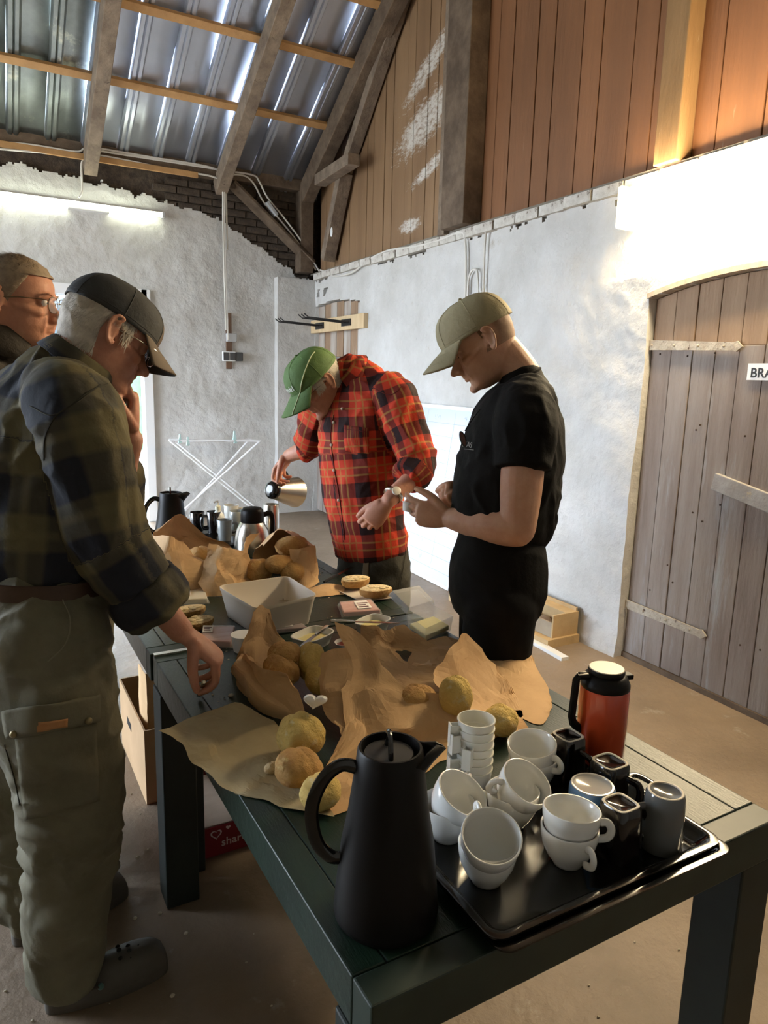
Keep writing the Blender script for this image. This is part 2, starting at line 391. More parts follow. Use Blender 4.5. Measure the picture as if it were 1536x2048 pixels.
# ---- roof: sheets between rafters, each with folded ribs
roof=link(bpy.data.objects.new('ceiling',None)); roof['kind']='structure'
def roofpt(X,t,n): # t metres up-slope from the eaves, n below the sheet
    return Vector((X,BY+.05,zr(BY+.05)))+SL*t+RNRM*n
TL=(BY+.05-RIDGE)/abs(SL.y)
bays=[(-3.3,-.15,METALD),(-.15,1.05,METALD),(1.05,2.30,METAL),(2.30,3.7,METAL)]
for x0,x1,mt in bays:
    n=max(2,round((x1-x0)/.315)); w=(x1-x0)/n
    for i in range(n):
        xa=x0+i*w; prof=[(0,0),(.018,.028),(.045,.028),(.055,.012),(.065,.028),(.09,.028),(.108,0),(w*.55,-.003),(w,0)]
        mb=MB(); rows=[]
        for t in np.linspace(0,TL,9):
            rows.append([roofpt(xa+px-.055,t,pn+.004*math.sin(t*2+i)) for px,pn in prof])
        mb.grid(rows); mb.build('roof_sheet',mt,roof,smooth=True,solid=.001,clean=False,ang=25)
mb=MB(); mb.hexa([(XL-.4,RIDGE,zr(RIDGE)+.0),(3.8,RIDGE,zr(RIDGE)),(3.8,RIDGE,zr(RIDGE)+.05),(XL-.4,RIDGE,zr(RIDGE)+.05),(XL-.4,YF-.3,zr(RIDGE)-.59*(RIDGE-YF+.3)),(3.8,YF-.3,zr(RIDGE)-.59*(RIDGE-YF+.3)),(3.8,YF-.3,zr(RIDGE)-.59*(RIDGE-YF+.3)+.05),(XL-.4,YF-.3,zr(RIDGE)-.59*(RIDGE-YF+.3)+.05)])
mb.build('roof_slope',METALD,roof)
def onroof(x,y,n):
    # pixel to the plane n below the sheets
    p0=roofpt(0,0,n); d=ray(x,y); return O+d*(((p0-O).dot(RNRM))/d.dot(RNRM))
trim=[5]
def timber(mb,mat,**k):
    o=struct(mb,'trim_%d'%trim[0],mat,**k); trim[0]+=1; return o
# rafters
for X in (-2.6,-1.4,-.16,1.07,2.29):
    mb=MB(); mb.beam(roofpt(X,.02,.145),roofpt(X,TL,.145),.115,.16,up=(0,0,1)); timber(mb,RAFT,bevel=.006)
# battens between rafters
for (px,py) in ((300,178),(480,68),(600,-40)):
    q=onroof(px,py,.05); t=(q-roofpt(0,0,.05)).dot(SL)
    mb=MB(); mb.beam(roofpt(-3.2,t,.045),roofpt(3.24,t,.045),.035,.07,up=tuple(SL)); timber(mb,BATT,bevel=.003)
for t in (4.2,5.4):
    mb=MB(); mb.beam(roofpt(-3.2,t,.045),roofpt(3.24,t,.045),.035,.07,up=tuple(SL)); timber(mb,BATT,bevel=.003)
# wall plate and light batten under it, along the back wall
mb=MB(); mb.box(XL,3.3,BY-.10,BY+.06,3.44,3.58); timber(mb,OLDW,bevel=.008)
mb=MB(); mb.box(XL,2.05,BY-.13,BY-.10,3.40,3.45); timber(mb,BATT,bevel=.003)
mb=MB(); mb.box(XL,3.3,BY-.03,BY+.30,3.57,3.70); timber(mb,OLDW)
# corner post, diagonal brace board, gable rafter, strut and corbel in the corner
mb=MB(); mb.box(3.13,3.28,BY-.13,BY+.03,2.62,3.47); timber(mb,OLDW,bevel=.008)
mb=MB(); mb.beam(PY(462,368,BY-.05)+Vector((0,-.02,0)),PY(622,528,BY-.05)+Vector((0,-.02,0)),.03,.15,up=(0,-1,.3)); timber(mb,OLDW,bevel=.005)
mb=MB(); mb.beam(roofpt(3.20,.1,.13),roofpt(3.06,TL,.13),.13,.20,up=(0,0,1)); timber(mb,OLDW,bevel=.008)
g=lambda x,y,n: PRW(x,y,n)
mb=MB(); mb.beam(g(655,520,.05),g(690,345,.05),.10,.13,up=tuple(RN)); timber(mb,RAFT,bevel=.006)
mb=MB(); mb.beam(g(688,352,.03),g(810,-20,.03),.10,.11,up=tuple(RN)); timber(mb,RAFT,bevel=.006)
mb=MB(); mb.beam(g(640,362,.17),g(708,318,.17),.12,.10,up=(0,0,1)); timber(mb,RAFT,bevel=.006)
# small round white tag on the strut
c=g(663,464,.125); mb=MB(); e1=Vector(RD); mb.add([c+e1*(.028*math.cos(a))+Vector((0,0,.045*math.sin(a))) for a in np.linspace(0,2*PI,20,endpoint=False)],[tuple(range(20))])
single(mb,'round_tag',WHITEP,'small oval white tag nailed to the timber strut in the corner','tag',solid=.004,clean=False)
# tie beams closing the left and front of the barn; big open gate on the left lets daylight in
mb=MB(); GY0,GY1,GZ=3.4,7.1,3.1
mb.box(XL-.3,XL,YF,GY0,0,3.5).box(XL-.3,XL,GY1,BY+.3,0,3.5).box(XL-.3,XL,GY0,GY1,GZ,3.5)
mb.box(XL-.3,XL,YF,BY,3.5,7.0)
struct(mb,'wall_left',WHITE)
mb=MB(); FX0,FX1=-1.2,.3
mb.box(XL,3.7,YF-.3,YF,0,3.6); struct(mb,'wall_front',WHITE)
# ================================================================== DOORS, LIGHTS, WALL THINGS
PLANK=M('worn_grey_plank',(.205,.155,.125),(.30,.25,.215),rough=.8,scale=4,stretch=(2,2,.25),bump=.4,bscale=30,bstretch=(1.5,1.5,.15),col3=(.36,.35,.34),t3=.58,s3=3,w3=.12)
PLANKT=M('bare_tan_plank',(.36,.24,.15),(.26,.165,.10),rough=.8,scale=4,stretch=(2,2,.25),bump=.4,bscale=30,bstretch=(1.5,1.5,.15),col3=(.48,.40,.33),t3=.60,s3=5,w3=.1)
# ---- door_1: arched plank door, the boards tan above the top hinge
d1=link(bpy.data.objects.new('door_1',None)); d1.location=RW(D1S0,0); d1['kind']='structure'
n=10; w=(D1S1-D1S0)/n
for i in range(n):
    a=D1S0+i*w+.002; b=D1S0+(i+1)*w-.002; zt=d1top((a+b)/2)-.004; zt0=d1top(a)-.006; zt1=d1top(b)-.006; q=-.03+rnd.uniform(0,.005); zs=1.735+rnd.uniform(-.004,.004)
    mb=MB(); wseg(mb,a,b,.03,zs,-.06,q); mb.build('plank',PLANK,d1,bevel=.003)
    mb=MB(); mb.hexa([RW(a,zs+.001,-.06),RW(b,zs+.001,-.06),RW(b,zs+.001,q-.004),RW(a,zs+.001,q-.004),RW(a,zt0,-.06),RW(b,zt1,-.06),RW(b,zt1,q-.004),RW(a,zt0,q-.004)])
    mb.build('upper_plank',PLANKT,d1,bevel=.003)
def strap(p,q,w,n):
    mb=MB(); t=(q-p).normalized(); u=Vector((0,0,1)); u=(u-t*u.dot(t)).normalized(); 
    def P(a,b,c): return p+t*a+u*b+RN*c
    L=(q-p).length; out=[(0,-w*.6),(L-.05,-w*.42),(L-.03,-w*.55),(L,0),(L-.03,w*.55),(L-.05,w*.42),(0,w*.6)]
    mb.loft([[P(a,b,n) for a,b in out],[P(a,b,n+.009) for a,b in out]])
    mb.tube([P(0,-w*.9,n+.012),P(0,w*.9,n+.012)],.016,10)
    for k in range(4): c=P(.10+k*(L-.2)/3,0,n+.008); mb.sphere(c,(.008,.008,.008),8,6)
    return mb
strap(PRW(1278,690,-.02),PRW(1488,693,-.02),.045,.003).build('hinge_strap',IRON,d1)
strap(PRW(1222,1194,-.02),PRW(1415,1272,-.02),.045,.003).build('hinge_strap',IRON,d1)
p=PRW(1428,962,-.02); q=PRW(1640,1047,-.02); mb=MB(); mb.beam(p,q,.022,.085,up=(0,0,1)); mb.build('cross_bar',M('worn_light_board',(.40,.38,.36),(.30,.27,.24),rough=.8,scale=8,bump=.3,bscale=40,col3=(.5,.38,.22),t3=.64,s3=9),d1,bevel=.004)
mb=MB()
for (x,y) in ((1320,708),(1375,712),(1430,706),(1392,860),(1400,850),(1490,872),(1385,1025),(1404,1043),(1300,1180),(1345,1165),(1335,1130),(1480,1290),(1520,1300),(1440,1010),(1330,1240)):
    c=PRW(x,y,-.024); mb.sphere(c,(.005,.005,.005),6,4)
o=mb.build('nail',M('rusty_nail',(.05,.03,.02),rough=.8),d1)
mb=MB(); wseg(mb,D1S0-.02,D1S1,.0,.03,-.09,-.015); mb.build('threshold',OLDW,d1)
# ragged dark gap over the arch
mb=MB(); a=D1S0-.01
for i in range(24):
    s=a+i*(D1S1-a)/24; s2=a+(i+1)*(D1S1-a)/24
    mb.hexa([RW(s,d1top(s)-.004,-.09),RW(s2,d1top(s2)-.004,-.09),RW(s2,d1top(s2)-.004,.034),RW(s,d1top(s)-.004,.034),RW(s,d1top(s)+.03,-.09),RW(s2,d1top(s2)+.03,-.09),RW(s2,d1top(s2)+.022,.034),RW(s,d1top(s)+.022,.034)])
mb.build('arch_lining',M('arch_mortar',(.45,.39,.31),(.34,.28,.21),rough=.9,scale=14),d1)
# paper sign on the door
p=PRW(1493,727,-.018); p2=PRW(1493,760,-.018); hgt=(p-p2).z; wid=.30
mb=MB(); mb.add([p2,p2+RD*wid,p2+RD*wid+Vector((0,0,hgt)),p2+Vector((0,0,hgt))],[(0,1,2,3)])
sg=thing('paper_sign','white paper sign with black capitals taped on the plank door','sign',tuple(p2)); mb.build('paper',M('sign_paper',(.80,.78,.75),rough=.6),sg,solid=.001,clean=False)
text_mb('BRA',.062,frame4(p2+RD*.016+Vector((0,0,.012))+RN*.0015,RD,Vector((0,0,1)),RN),.0005,.0010).build('lettering',M('black_ink',(.015,.015,.015),rough=.6),sg,clean=False)
# ---- door_2: low plank door in the corner, closed, split across
d2=link(bpy.data.objects.new('door_2',None)); d2.location=RW(D2S0,0); d2['kind']='structure'
n=7; w=(D2S1-D2S0)/n
for i in range(n):
    a=D2S0+i*w+.003; b=D2S0+(i+1)*w-.003; q=-.045+rnd.uniform(0,.012)
    mb=MB(); wseg(mb,a,b,.02,1.72,-.08,q+.006); mb.build('plank',PLANK,d2,bevel=.003)
    mb=MB(); wseg(mb,a,b,1.735,d2top((a+b)/2)-.01,-.08,q); mb.build('upper_plank',PLANKT if i%2 else M('whitish_plank',(.50,.46,.41),(.30,.22,.16),rough=.8,scale=5,stretch=(2,2,.25)),d2,bevel=.003)
mb=MB(); wseg(mb,D2S0,D2S1,.9,.98,-.04,-.022); mb.build('ledge',WHITEP,d2)
# ---- hook rack: pine plank with two black brackets and long wire arms
a=PRW(618,668,.01); b=PRW(738,640,.01); sa,sb=sRW(a),sRW(b); 
sa=max(sa,.12); rk=thing('hook_rack','pine plank with black wire hook arms across the low corner door','rack',tuple(RW(sa,1.99)))
mb=MB(); mb.hexa([RW(sa,1.985,.02),RW(sb,1.985,.02),RW(sb,1.985,.065),RW(sa,1.985,.065),RW(sa,2.12,.02),RW(sb,2.12,.02),RW(sb,2.12,.065),RW(sa,2.12,.065)]); mb.build('plank',M('pale_pine',(.66,.50,.30),(.56,.40,.22),rough=.65,scale=4,stretch=(4,4,1)),rk,bevel=.003)
BLK=M('black_metal',(.012,.012,.013),rough=.4)
for (x,y) in ((640,648),(693,642)):
    c=PRW(x,y,.066); mb=MB(); s=sRW(c); wseg(mb,s-.11,s+.11,2.02,2.085,.066,.075); br=mb.build('bracket',BLK,rk)
    for k in range(3):
        st=RW(s-.08+.08*k,2.055,.075); mb=MB(); mb.tube([st,st+RN*.42+Vector((0,0,.02)),st+RN*.46+Vector((0,0,.05))],.006,6); mb.build('wire_arm',BLK,rk)
# ---- right wall lamp: long box diffuser
l0=sRW(PRW(1243,420,.12)); lamp=thing('wall_lamp','long glowing box lamp on the wall above the plank door','lamp',tuple(RW(l0,2.30)))
def lbox(s0,s1,z0,z1,n0,n1,name,mat,bev=.01):
    mb=MB(); wseg(mb,s0,s1,z0,z1,n0,n1); return mb.build(name,mat,lamp,bevel=bev)
LSTR=52
lbox(l0+.03,l0+1.55,2.345,2.535,.03,.155,'diffuser',M('lamp_diffuser',(.9,.86,.75),rough=.4,emis=(1.0,.80,.50),estr=LSTR),.03)
lbox(l0,l0+1.58,2.39,2.555,.0,.03,'backplate',WHITEP)
lbox(l0,l0+.032,2.335,2.545,.02,.16,'end_cap',M('cream_cap',(.85,.76,.55),rough=.4,emis=(1,.8,.45),estr=2.5),.012)
# ---- tube light on the back wall
tz=3.02; tl=thing('tube_light','thin fluorescent batten light on the white back wall','lamp',(1.0,BY-.05,tz))
mb=MB(); mb.tube([(.22,BY-.085,tz),(1.70,BY-.085,tz)],.018,12); mb.build('tube',M('tube_glow',(.9,.9,.9),rough=.3,emis=(.93,1.0,.80),estr=10),tl,smooth=True)
mb=MB(); mb.box(.20,1.72,BY-.062,BY-.02,tz-.0,tz+.03); mb.build('batten',WHITEP,tl)
mb=MB(); mb.box(.86,1.22,BY-.09,BY-.02,tz-.045,tz-.015); mb.build('housing',WHITEP,tl,bevel=.006)
for x in (.205,1.715):
    mb=MB(); mb.box(x-.015,x+.015,BY-.11,BY-.03,tz-.025,tz+.028); mb.build('lampholder',GREYP,tl,bevel=.004)
# ---- cables along the plate and down the wall
def cable(pix,label,n=6,r=.009,fn=None,grp='cables clipped to the wall'):
    pts=[fn(x,y) for x,y in pix]; mb=MB(); mb.tube(cat(pts,n),r,6)
    o=single(mb,'cable',CABLE,label,'cable',group=grp,smooth=True); return o
fb=lambda off:(lambda x,y:PY(x,y,BY-off))
cable([(-20,283),(60,289),(150,303),(170,297),(205,298),(300,314),(400,330),(436,341),(448,362),(449,440),(452,560),(456,680)],'upper white cable bending down from the beam to the wall switch',fn=fb(.12))
cable([(-20,296),(60,303),(150,310),(180,308),(260,322),(350,341),(425,353),(444,372),(446,440),(449,560),(452,660)],'lower white cable bending down from the beam to the wall switch',fn=fb(.12))
cable([(455,500),(453,420),(452,365),(460,350),(490,352),(508,368),(528,405),(560,440),(600,490),(622,525),(632,540)],'white cable rising from the switch drop and running down the diagonal brace',fn=fb(.105))
cable([(200,302),(330,322),(450,341),(505,350),(518,362),(535,395),(570,438),(606,487),(626,522),(640,545)],'white cable from the beam along the diagonal brace into the corner',fn=fb(.12))
cable([(207,300),(180,312),(165,322),(163,340),(164,380),(158,395)],'short white cable dropping from the beam to the tube light',fn=fb(.11))
fr=lambda x,y:PRW(x,y,.035)
cable([(640,540),(655,545),(668,552),(700,547),(725,530),(745,515),(780,500),(830,493),(880,480),(918,466),(930,478),(932,560),(930,640)],'white cable sagging along the top of the right wall',fn=fr)
cable([(972,455),(968,520),(966,620)],'straight white cable down the right wall behind the khaki cap',fn=fr)
cable([(935,600),(937,560),(945,540),(955,548),(957,620)],'looped white cable on the right wall above the khaki cap',fn=fr)
# conduit board, switch box and socket at the end of the drop
mb=MB(); p=PY(456,715,BY); mb.box(p.x-.03,p.x+.03,BY-.045,BY-.02,1.58,2.15)
single(mb,'mounting_board',M('brown_strip',(.16,.09,.055),(.11,.06,.035),rough=.7,scale=9),'narrow brown mounting strip under the cables on the back wall','board',bevel=.003)
p=PY(457,676,BY); mb=MB(); mb.box(p.x-.045,p.x+.06,BY-.10,BY-.045,p.z-.04,p.z+.045)
single(mb,'junction_box',GREYP,'grey junction box where the cables end above the wall switch','box',bevel=.006)
p=PY(457,713,BY); sw=thing('wall_switch','double switch and socket on the white back wall','switch',(p.x,BY-.045,p.z))
mb=MB(); mb.box(p.x-.085,p.x+.05,BY-.09,BY-.045,p.z-.05,p.z+.05); mb.build('plate',WHITEP,sw,bevel=.006)
for dx in (-.05,.02): 
    mb=MB(); mb.box(p.x+dx-.032,p.x+dx+.03,BY-.096,BY-.088,p.z-.04,p.z+.04); mb.build('rocker',M('dark_grey_plastic',(.05,.05,.05),rough=.5),sw,bevel=.003)
mb=MB(); mb.box(p.x+.052,p.x+.13,BY-.09,BY-.045,p.z-.045,p.z+.045); mb.build('socket',M('dark_grey_plastic',(.05,.05,.05)),sw,bevel=.006)
p=PY(541,418,BY); mb=MB(); mb.beam(PY(532,405,BY-.12),PY(552,432,BY-.12),.03,.10,up=(0,-1,0)); single(mb,'cable_cover',GREYP,'grey cable cover on the diagonal brace','cover',bevel=.003)
# ---- whiteboard leaning on the right wall
A=PZ(900,1182,0); A=Vector((A.x,A.y,0)); T=RW(sRW(A),1.335,.03); sB=sRW(A)-1.22
B=Vector((A.x,A.y,0))-RD*1.22+Vector((.0,0,0)); TB=RW(sB,1.335,.03)
wbd=thing('whiteboard','white ruled whiteboard leaning on the wall between the two men','whiteboard',tuple((A+B)/2))
up=(T-A); upn=up.normalized(); side=(B-A).normalized(); nn=side.cross(upn).normalized()
if nn.dot(RN)<0: nn=-nn
def WBp(u,v,n=0): return A+side*u+up*v+nn*n
mb=MB(); mb.hexa([WBp(0,0,0),WBp(1.22,0,0),WBp(1.22,1,0),WBp(0,1,0),WBp(0,0,.012),WBp(1.22,0,.012),WBp(1.22,1,.012),WBp(0,1,.012)]); mb.build('panel',M('whiteboard_face',(.56,.62,.68),rough=.25,spec=.5),wbd)
mb=MB()
for (u0,u1,v0,v1) in ((0,1.22,0,.02),(0,1.22,.98,1),(0,.02,0,1),(1.2,1.22,0,1)):
    mb.hexa([WBp(u0,v0,.012),WBp(u1,v0,.012),WBp(u1,v1,.012),WBp(u0,v1,.012),WBp(u0,v0,.02),WBp(u1,v0,.02),WBp(u1,v1,.02),WBp(u0,v1,.02)])
mb.build('frame',M('alu_frame',(.75,.77,.8),rough=.35,metal=.6),wbd)
mb=MB(); 
def stroke(u0,v0,u1,v1,w=.0035):
    a=WBp(u0,v0,.0128); b=WBp(u1,v1,.0128); t=(b-a).normalized(); s_=nn.cross(t)*w/2; mb.add([a-s_,b-s_,b+s_,a+s_],[(0,1,2,3)])
for k in range(12): stroke(.03,.90-.075*k,1.19,.90-.075*k+rnd.uniform(-.006,.006))
for u in (.30,.70,.95): stroke(u,.97,u,.1)
r=random.Random(3)
for (u,v) in ((.14,.935),(.52,.93),(.86,.93),(.5,.28),(.48,.22),(.45,.12)):
    x=u
    for k in range(7):
        x2=x+r.uniform(-.01,.03); stroke(x,v+r.uniform(-.016,.016),x2,v+r.uniform(-.016,.016),.003); x=x2
mb.build('ruled_lines',M('marker_line',(.30,.36,.42),rough=.5),wbd,clean=False)
# ---- drying rack folded against the back wall
DR=M('white_wire',(.85,.86,.88),rough=.4)
dk=thing('drying_rack','white folding drying rack standing by the back wall','rack',(2.05,7.1,0))
def dtube(pts,r,name): mb=MB(); mb.tube(pts,r,6); mb.build(name,DR,dk,smooth=True)
DY=6.95
TLp,TRp=PY(338,880,DY),PY(520,882,DY)
TL2,TR2=PY(352,884,DY+.3),PY(498,880,DY+.3)
dtube([TLp,TRp],.011,'top_rail'); dtube([TLp,TL2],.008,'side_rail'); dtube([TRp,TR2],.008,'side_rail'); dtube([TL2,TR2],.008,'top_rail')
dtube([TLp,Vector((TRp.x+.1,DY+.05,.012))],.010,'leg'); dtube([TL2,Vector((TR2.x+.2,DY+.32,.012))],.010,'leg')
dtube([TRp,Vector((TLp.x-.1,DY+.02,.012))],.010,'leg'); dtube([TR2,Vector((TL2.x-.05,DY+.30,.012))],.010,'leg')
for k in range(3): dtube([TLp.lerp(TL2,.25+.25*k),TRp.lerp(TR2,.25+.25*k)],.004,'wire')
PEG=M('mint_peg',(.45,.62,.60),rough=.5)
for i,(x,y) in enumerate(((358,879),(374,884),(467,872),(469,880))):
    p=PY(x,y,DY); mb=MB(); mb.beam(p+Vector((0,0,-.035)),p+Vector((.01,0,.05)),.014,.02,up=(0,1,0)).beam(p+Vector((.02,0,-.035)),p+Vector((.008,0,.05)),.014,.012,up=(0,1,0))
    single(mb,'clothes_peg',PEG,'pale mint peg near the doorway end of the drying rack rail' if i<2 else 'pale mint peg midway along the drying rack rail','peg',group='pegs on the drying rack')
# ---- wooden crate by the right wall
CRATE=M('crate_plywood',(.52,.36,.18),(.42,.28,.13),rough=.7,scale=5,bump=.15,bscale=30)
c0=PZ(1103,1293,0); ck=thing('wooden_crate','low open plywood crate on the floor against the wall','crate',(c0.x+.1,c0.y+.35,0))
x0,y0=c0.x-.0,c0.y; x1=x0+.20; y1=y0+.95; hh=.19
mb=MB(); mb.box(x0,x1,y0,y0+.012,.05,hh); mb.build('end_board',CRATE,ck)
mb=MB(); mb.box(x0,x0+.012,y0+.012,y1,.05,hh-.05); mb.build('side_board',M('crate_side',(.38,.31,.22),(.28,.22,.15),rough=.8,scale=6),ck)
mb=MB(); mb.box(x1-.012,x1,y0+.012,y1,.05,hh+.02); mb.build('side_board',CRATE,ck)
mb=MB(); mb.box(x0,x1,y1,y1+.012,.05,hh); mb.build('end_board',CRATE,ck)
mb=MB(); mb.box(x0-.05,x1,y0-.02,y1+.05,0,.05); mb.build('base_board',CRATE,ck)
mb=MB(); mb.hexa([(x0+.11,y0+.012,.07),(x1-.012,y0+.012,.07),(x1-.012,y1,.07),(x0+.11,y1,.07),(x0+.105,y0+.012,.19),(x1-.012,y0+.012,.19),(x1-.012,y1,.19),(x0+.105,y1,.19)]); mb.build('inner_board',CRATE,ck)
for k in range(2):
    mb=MB(); mb.sphere((x0+.06,y0+.14+.12*k,.09),(.045,.06,.05),12,8); 
    single(mb,'round_stone',M('brown_stone',(.12,.08,.06),(.2,.14,.1),rough=.7,scale=12),['brown lump by the end board of the plywood crate','brown lump further inside the plywood crate'][k],'lump',group='lumps in the crate',smooth=True)
p=PZ(1030,1262,.01); q=PZ(1130,1318,.01); mb=MB(); mb.beam(p+Vector((-.3*(q-p).x,-.3*(q-p).y,.0)),q,.05,.022); single(mb,'floor_lath',WHITEP,'long pale wooden lath lying on the floor in front of the crate','lath')
# crumbs on the concrete floor
mb=MB(); r=random.Random(9)
for i in range(150):
    X=r.uniform(-.1,2.6); Y=r.uniform(.9,3.0); a=r.uniform(.0015,.0055); z=0
    mb.sphere((X,Y,a*.5),(a,a*r.uniform(.6,1),a*.5),5,4)
for (x,y) in ((320,1830),(372,1870),(345,1995),(275,1718),(270,1840),(1180,1540),(1215,1540)):
    p=PZ(x,y,0); mb.sphere((p.x,p.y,.006),(.007,.005,.005),6,4)
o=single(mb,'floor_crumbs',M('crumb',(.62,.56,.44),(.45,.38,.27),rough=.9,scale=40),'pale bread crumbs scattered over the concrete floor','crumbs',kind='stuff')
# ================================================================== TABLES
GREEN=M('dark_green_table_paint',(.007,.019,.012),(.011,.028,.018),rough=.32,scale=5,stretch=(6,1,1),bump=.12,bscale=40,col3=(.10,.12,.08),t3=.70,s3=30,w3=.05,spec=.5)
GREEND=M('dark_table_edge',(.010,.020,.014),(.02,.032,.022),rough=.45,scale=9,col3=(.18,.16,.10),t3=.70,s3=22)
LEGM=M('black_green_leg',(.008,.012,.010),(.013,.02,.016),rough=.5,scale=8)
TX0,TX1,TY0,TY1,TZ=.39,1.27,.68,1.985,.75
def table(name,label,x0,x1,y0,y1,tz=TZ,inset=0):
    t=thing(name,label,'table',((x0+x1)/2,(y0+y1)/2,0))
    mb=MB(); mb.box(x0+.055,x1-.055,y0+.055,y1-.055,tz-.022,tz); mb.build('tabletop',GREEN,t,bevel=.002)
    e=.054
    for (a,b,c,d) in ((x0,x1,y0,y0+e),(x0,x1,y1-e,y1),(x0,x0+e,y0+e+.001,y1-e-.001),(x1-e,x1,y0+e+.001,y1-e-.001)):
        mb=MB(); mb.box(a,b,c,d,tz-.082,tz); mb.build('apron',GREEND if c<y0+.01 and b-a>.2 else GREEN,t,bevel=.003)
    for (a,c) in ((x0-.004+inset,y0+.004),(x1-.09-inset,y0+.004),(x0-.004,y1-.10),(x1-.09,y1-.10)):
        mb=MB(); mb.box(a,a+.095,c,c+.095,0,tz-.083); mb.build('leg',LEGM,t,bevel=.004)
    return t
t1=table('folding_table','dark green painted table holding the tray of cups and red thermos',TX0,TX1,TY0,TY1)
mb=MB(); p=PZ(306,1306,.752); mb.box(.392,.50,1.972,1.990,.7505,.756); mb.build('metal_clip',M('bare_steel',(.7,.7,.68),rough=.35,metal=1),t1)
t2=table('folding_table','dark green painted table behind, with steel thermos and far paper bags',.385,1.27,1.997,3.60,inset=.056)
# ================================================================== helpers for tableware
CER=M('white_ceramic',(.78,.78,.75),rough=.16,coat=.5)
BLACKM=M('matt_black_plastic',(.007,.006,.0055),rough=.45,spec=.22)
BLACKG=M('gloss_black_plastic',(.007,.007,.007),rough=.16,coat=.3)
STEEL=M('brushed_steel',(.62,.58,.52),rough=.26,metal=1)
KRAFT=M('kraft_paper',(.62,.40,.20),(.54,.34,.165),rough=.75,scale=9,bump=.08,bscale=35)
KRAFTP=M('pale_kraft_paper',(.46,.37,.21),(.38,.30,.165),rough=.72,scale=7,bump=.08,bscale=30)
CRUST=M('bread_crust',(.58,.34,.11),(.40,.20,.06),rough=.75,scale=14,bump=.6,bscale=70,col3=(.70,.52,.22),t3=.56,s3=22,w3=.12)
CRUSTY=M('pale_floured_crust',(.78,.57,.18),(.66,.44,.12),rough=.8,scale=12,bump=.7,bscale=90,col3=(.76,.64,.34),t3=.55,s3=34,w3=.1)
CRUMB=M('bread_crumb_face',(.74,.60,.36),(.60,.42,.20),rough=.85,scale=30,bump=.6,bscale=90)
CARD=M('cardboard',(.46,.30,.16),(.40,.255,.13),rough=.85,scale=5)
CLEAR=M('clear_plastic',(.92,.95,.95),rough=.06,trans=.0,alpha=.22,spec=.8)
def arc_handle(mb,pts,w,t,n=5):
    """strap handle: rectangular-ish section"""
    mb.tube(cat(pts,n),t,10,flat=w/t)
def lathe_thing(name,label,cat_,loc,prof,mat,n=48,rz=0,sq=None,group=None,part='body'):
    t=thing(name,label,cat_,loc,rz,group); mb=MB(); mb.lathe(prof,n,sq=sq,cap0=True)
    mb.build(part,mat,t,smooth=True,world=False,ang=50); return t
def part(t,mb,name,mat,smooth=True,**k): return mb.build(name,mat,t,smooth=smooth,world=False,**k)
# ---- black carafe
def carafe(name,label,loc,rz,H=.275,rb=.076,rt=.047):
    t=thing(name,label,'jug',loc,rz)
    mb=MB(); prof=[(.0,0),(rb*.93,0),(rb*.985,.004),(rb,.012),(rb*.965,.05),(rb*.88,.12),(rt*1.26,H*.62),(rt*1.08,H*.86),(rt,H-.004),(rt-.002,H),(rt-.005,H),(rt-.006,H-.015),(rt-.007,H-.030),(0,H-.030)]
    mb.lathe(prof,56); part(t,mb,'body',BLACKM,ang=50)
    # spout: V-shaped lip on +x
    mb=MB(); rows=[]
    for i,(dx,dz,w) in enumerate(((rt*.55,-.052,.020),(rt*.98,-.036,.026),(rt*1.28,-.016,.017),(rt*1.62,.002,.004))):
        rows.append([(dx-.010,-w-.012*(i<2),H+dz*.35+.001),(dx,-w*.7,H+dz*.7-.004),(dx+.004,0,H+dz-.008),(dx,w*.7,H+dz*.7-.004),(dx-.010,w+.012*(i<2),H+dz*.35+.001)])
    mb.grid(rows); part(t,mb,'spout',BLACKM,solid=.0035,clean=False,ang=180)
    mb=MB(); mb.lathe([(0,H-.030),(rt-.012,H-.030),(rt-.011,H-.012),(rt-.0125,H-.008),(0,H-.007)],40,c=(-.002,0,0)); lid=part(t,mb,'lid',M('dark_grey_lid',(.035,.033,.03),rough=.35))
    mb=MB(); mb.tube([(-.002,.021*math.cos(a),H-.010+.030*math.sin(a)) for a in np.linspace(0,PI,18)],.0042,8,flat=1.5); part(lid,mb,'lid_loop',BLACKG)
    mb=MB(); mb.tube(cat([(-rt*.9,0,H-.032),(-rt*1.5,0,H-.026),(-rt*2.05,0,H-.050),(-rt*2.36,0,H-.095),(-rt*2.2,0,H-.145),(-rt*1.78,0,H-.172),(-rt*1.40,0,H-.176)],5),.0062,10,flat=1.7,up=(0,1,0)); part(t,mb,'handle',BLACKG)
    return t
jb=PZ(771,1822,TZ)
carafe('vacuum_jug','tall matt black conical jug with loop lid beside the tray',(jb.x,jb.y,TZ),math.radians(-22),H=.272,rb=.079,rt=.048)
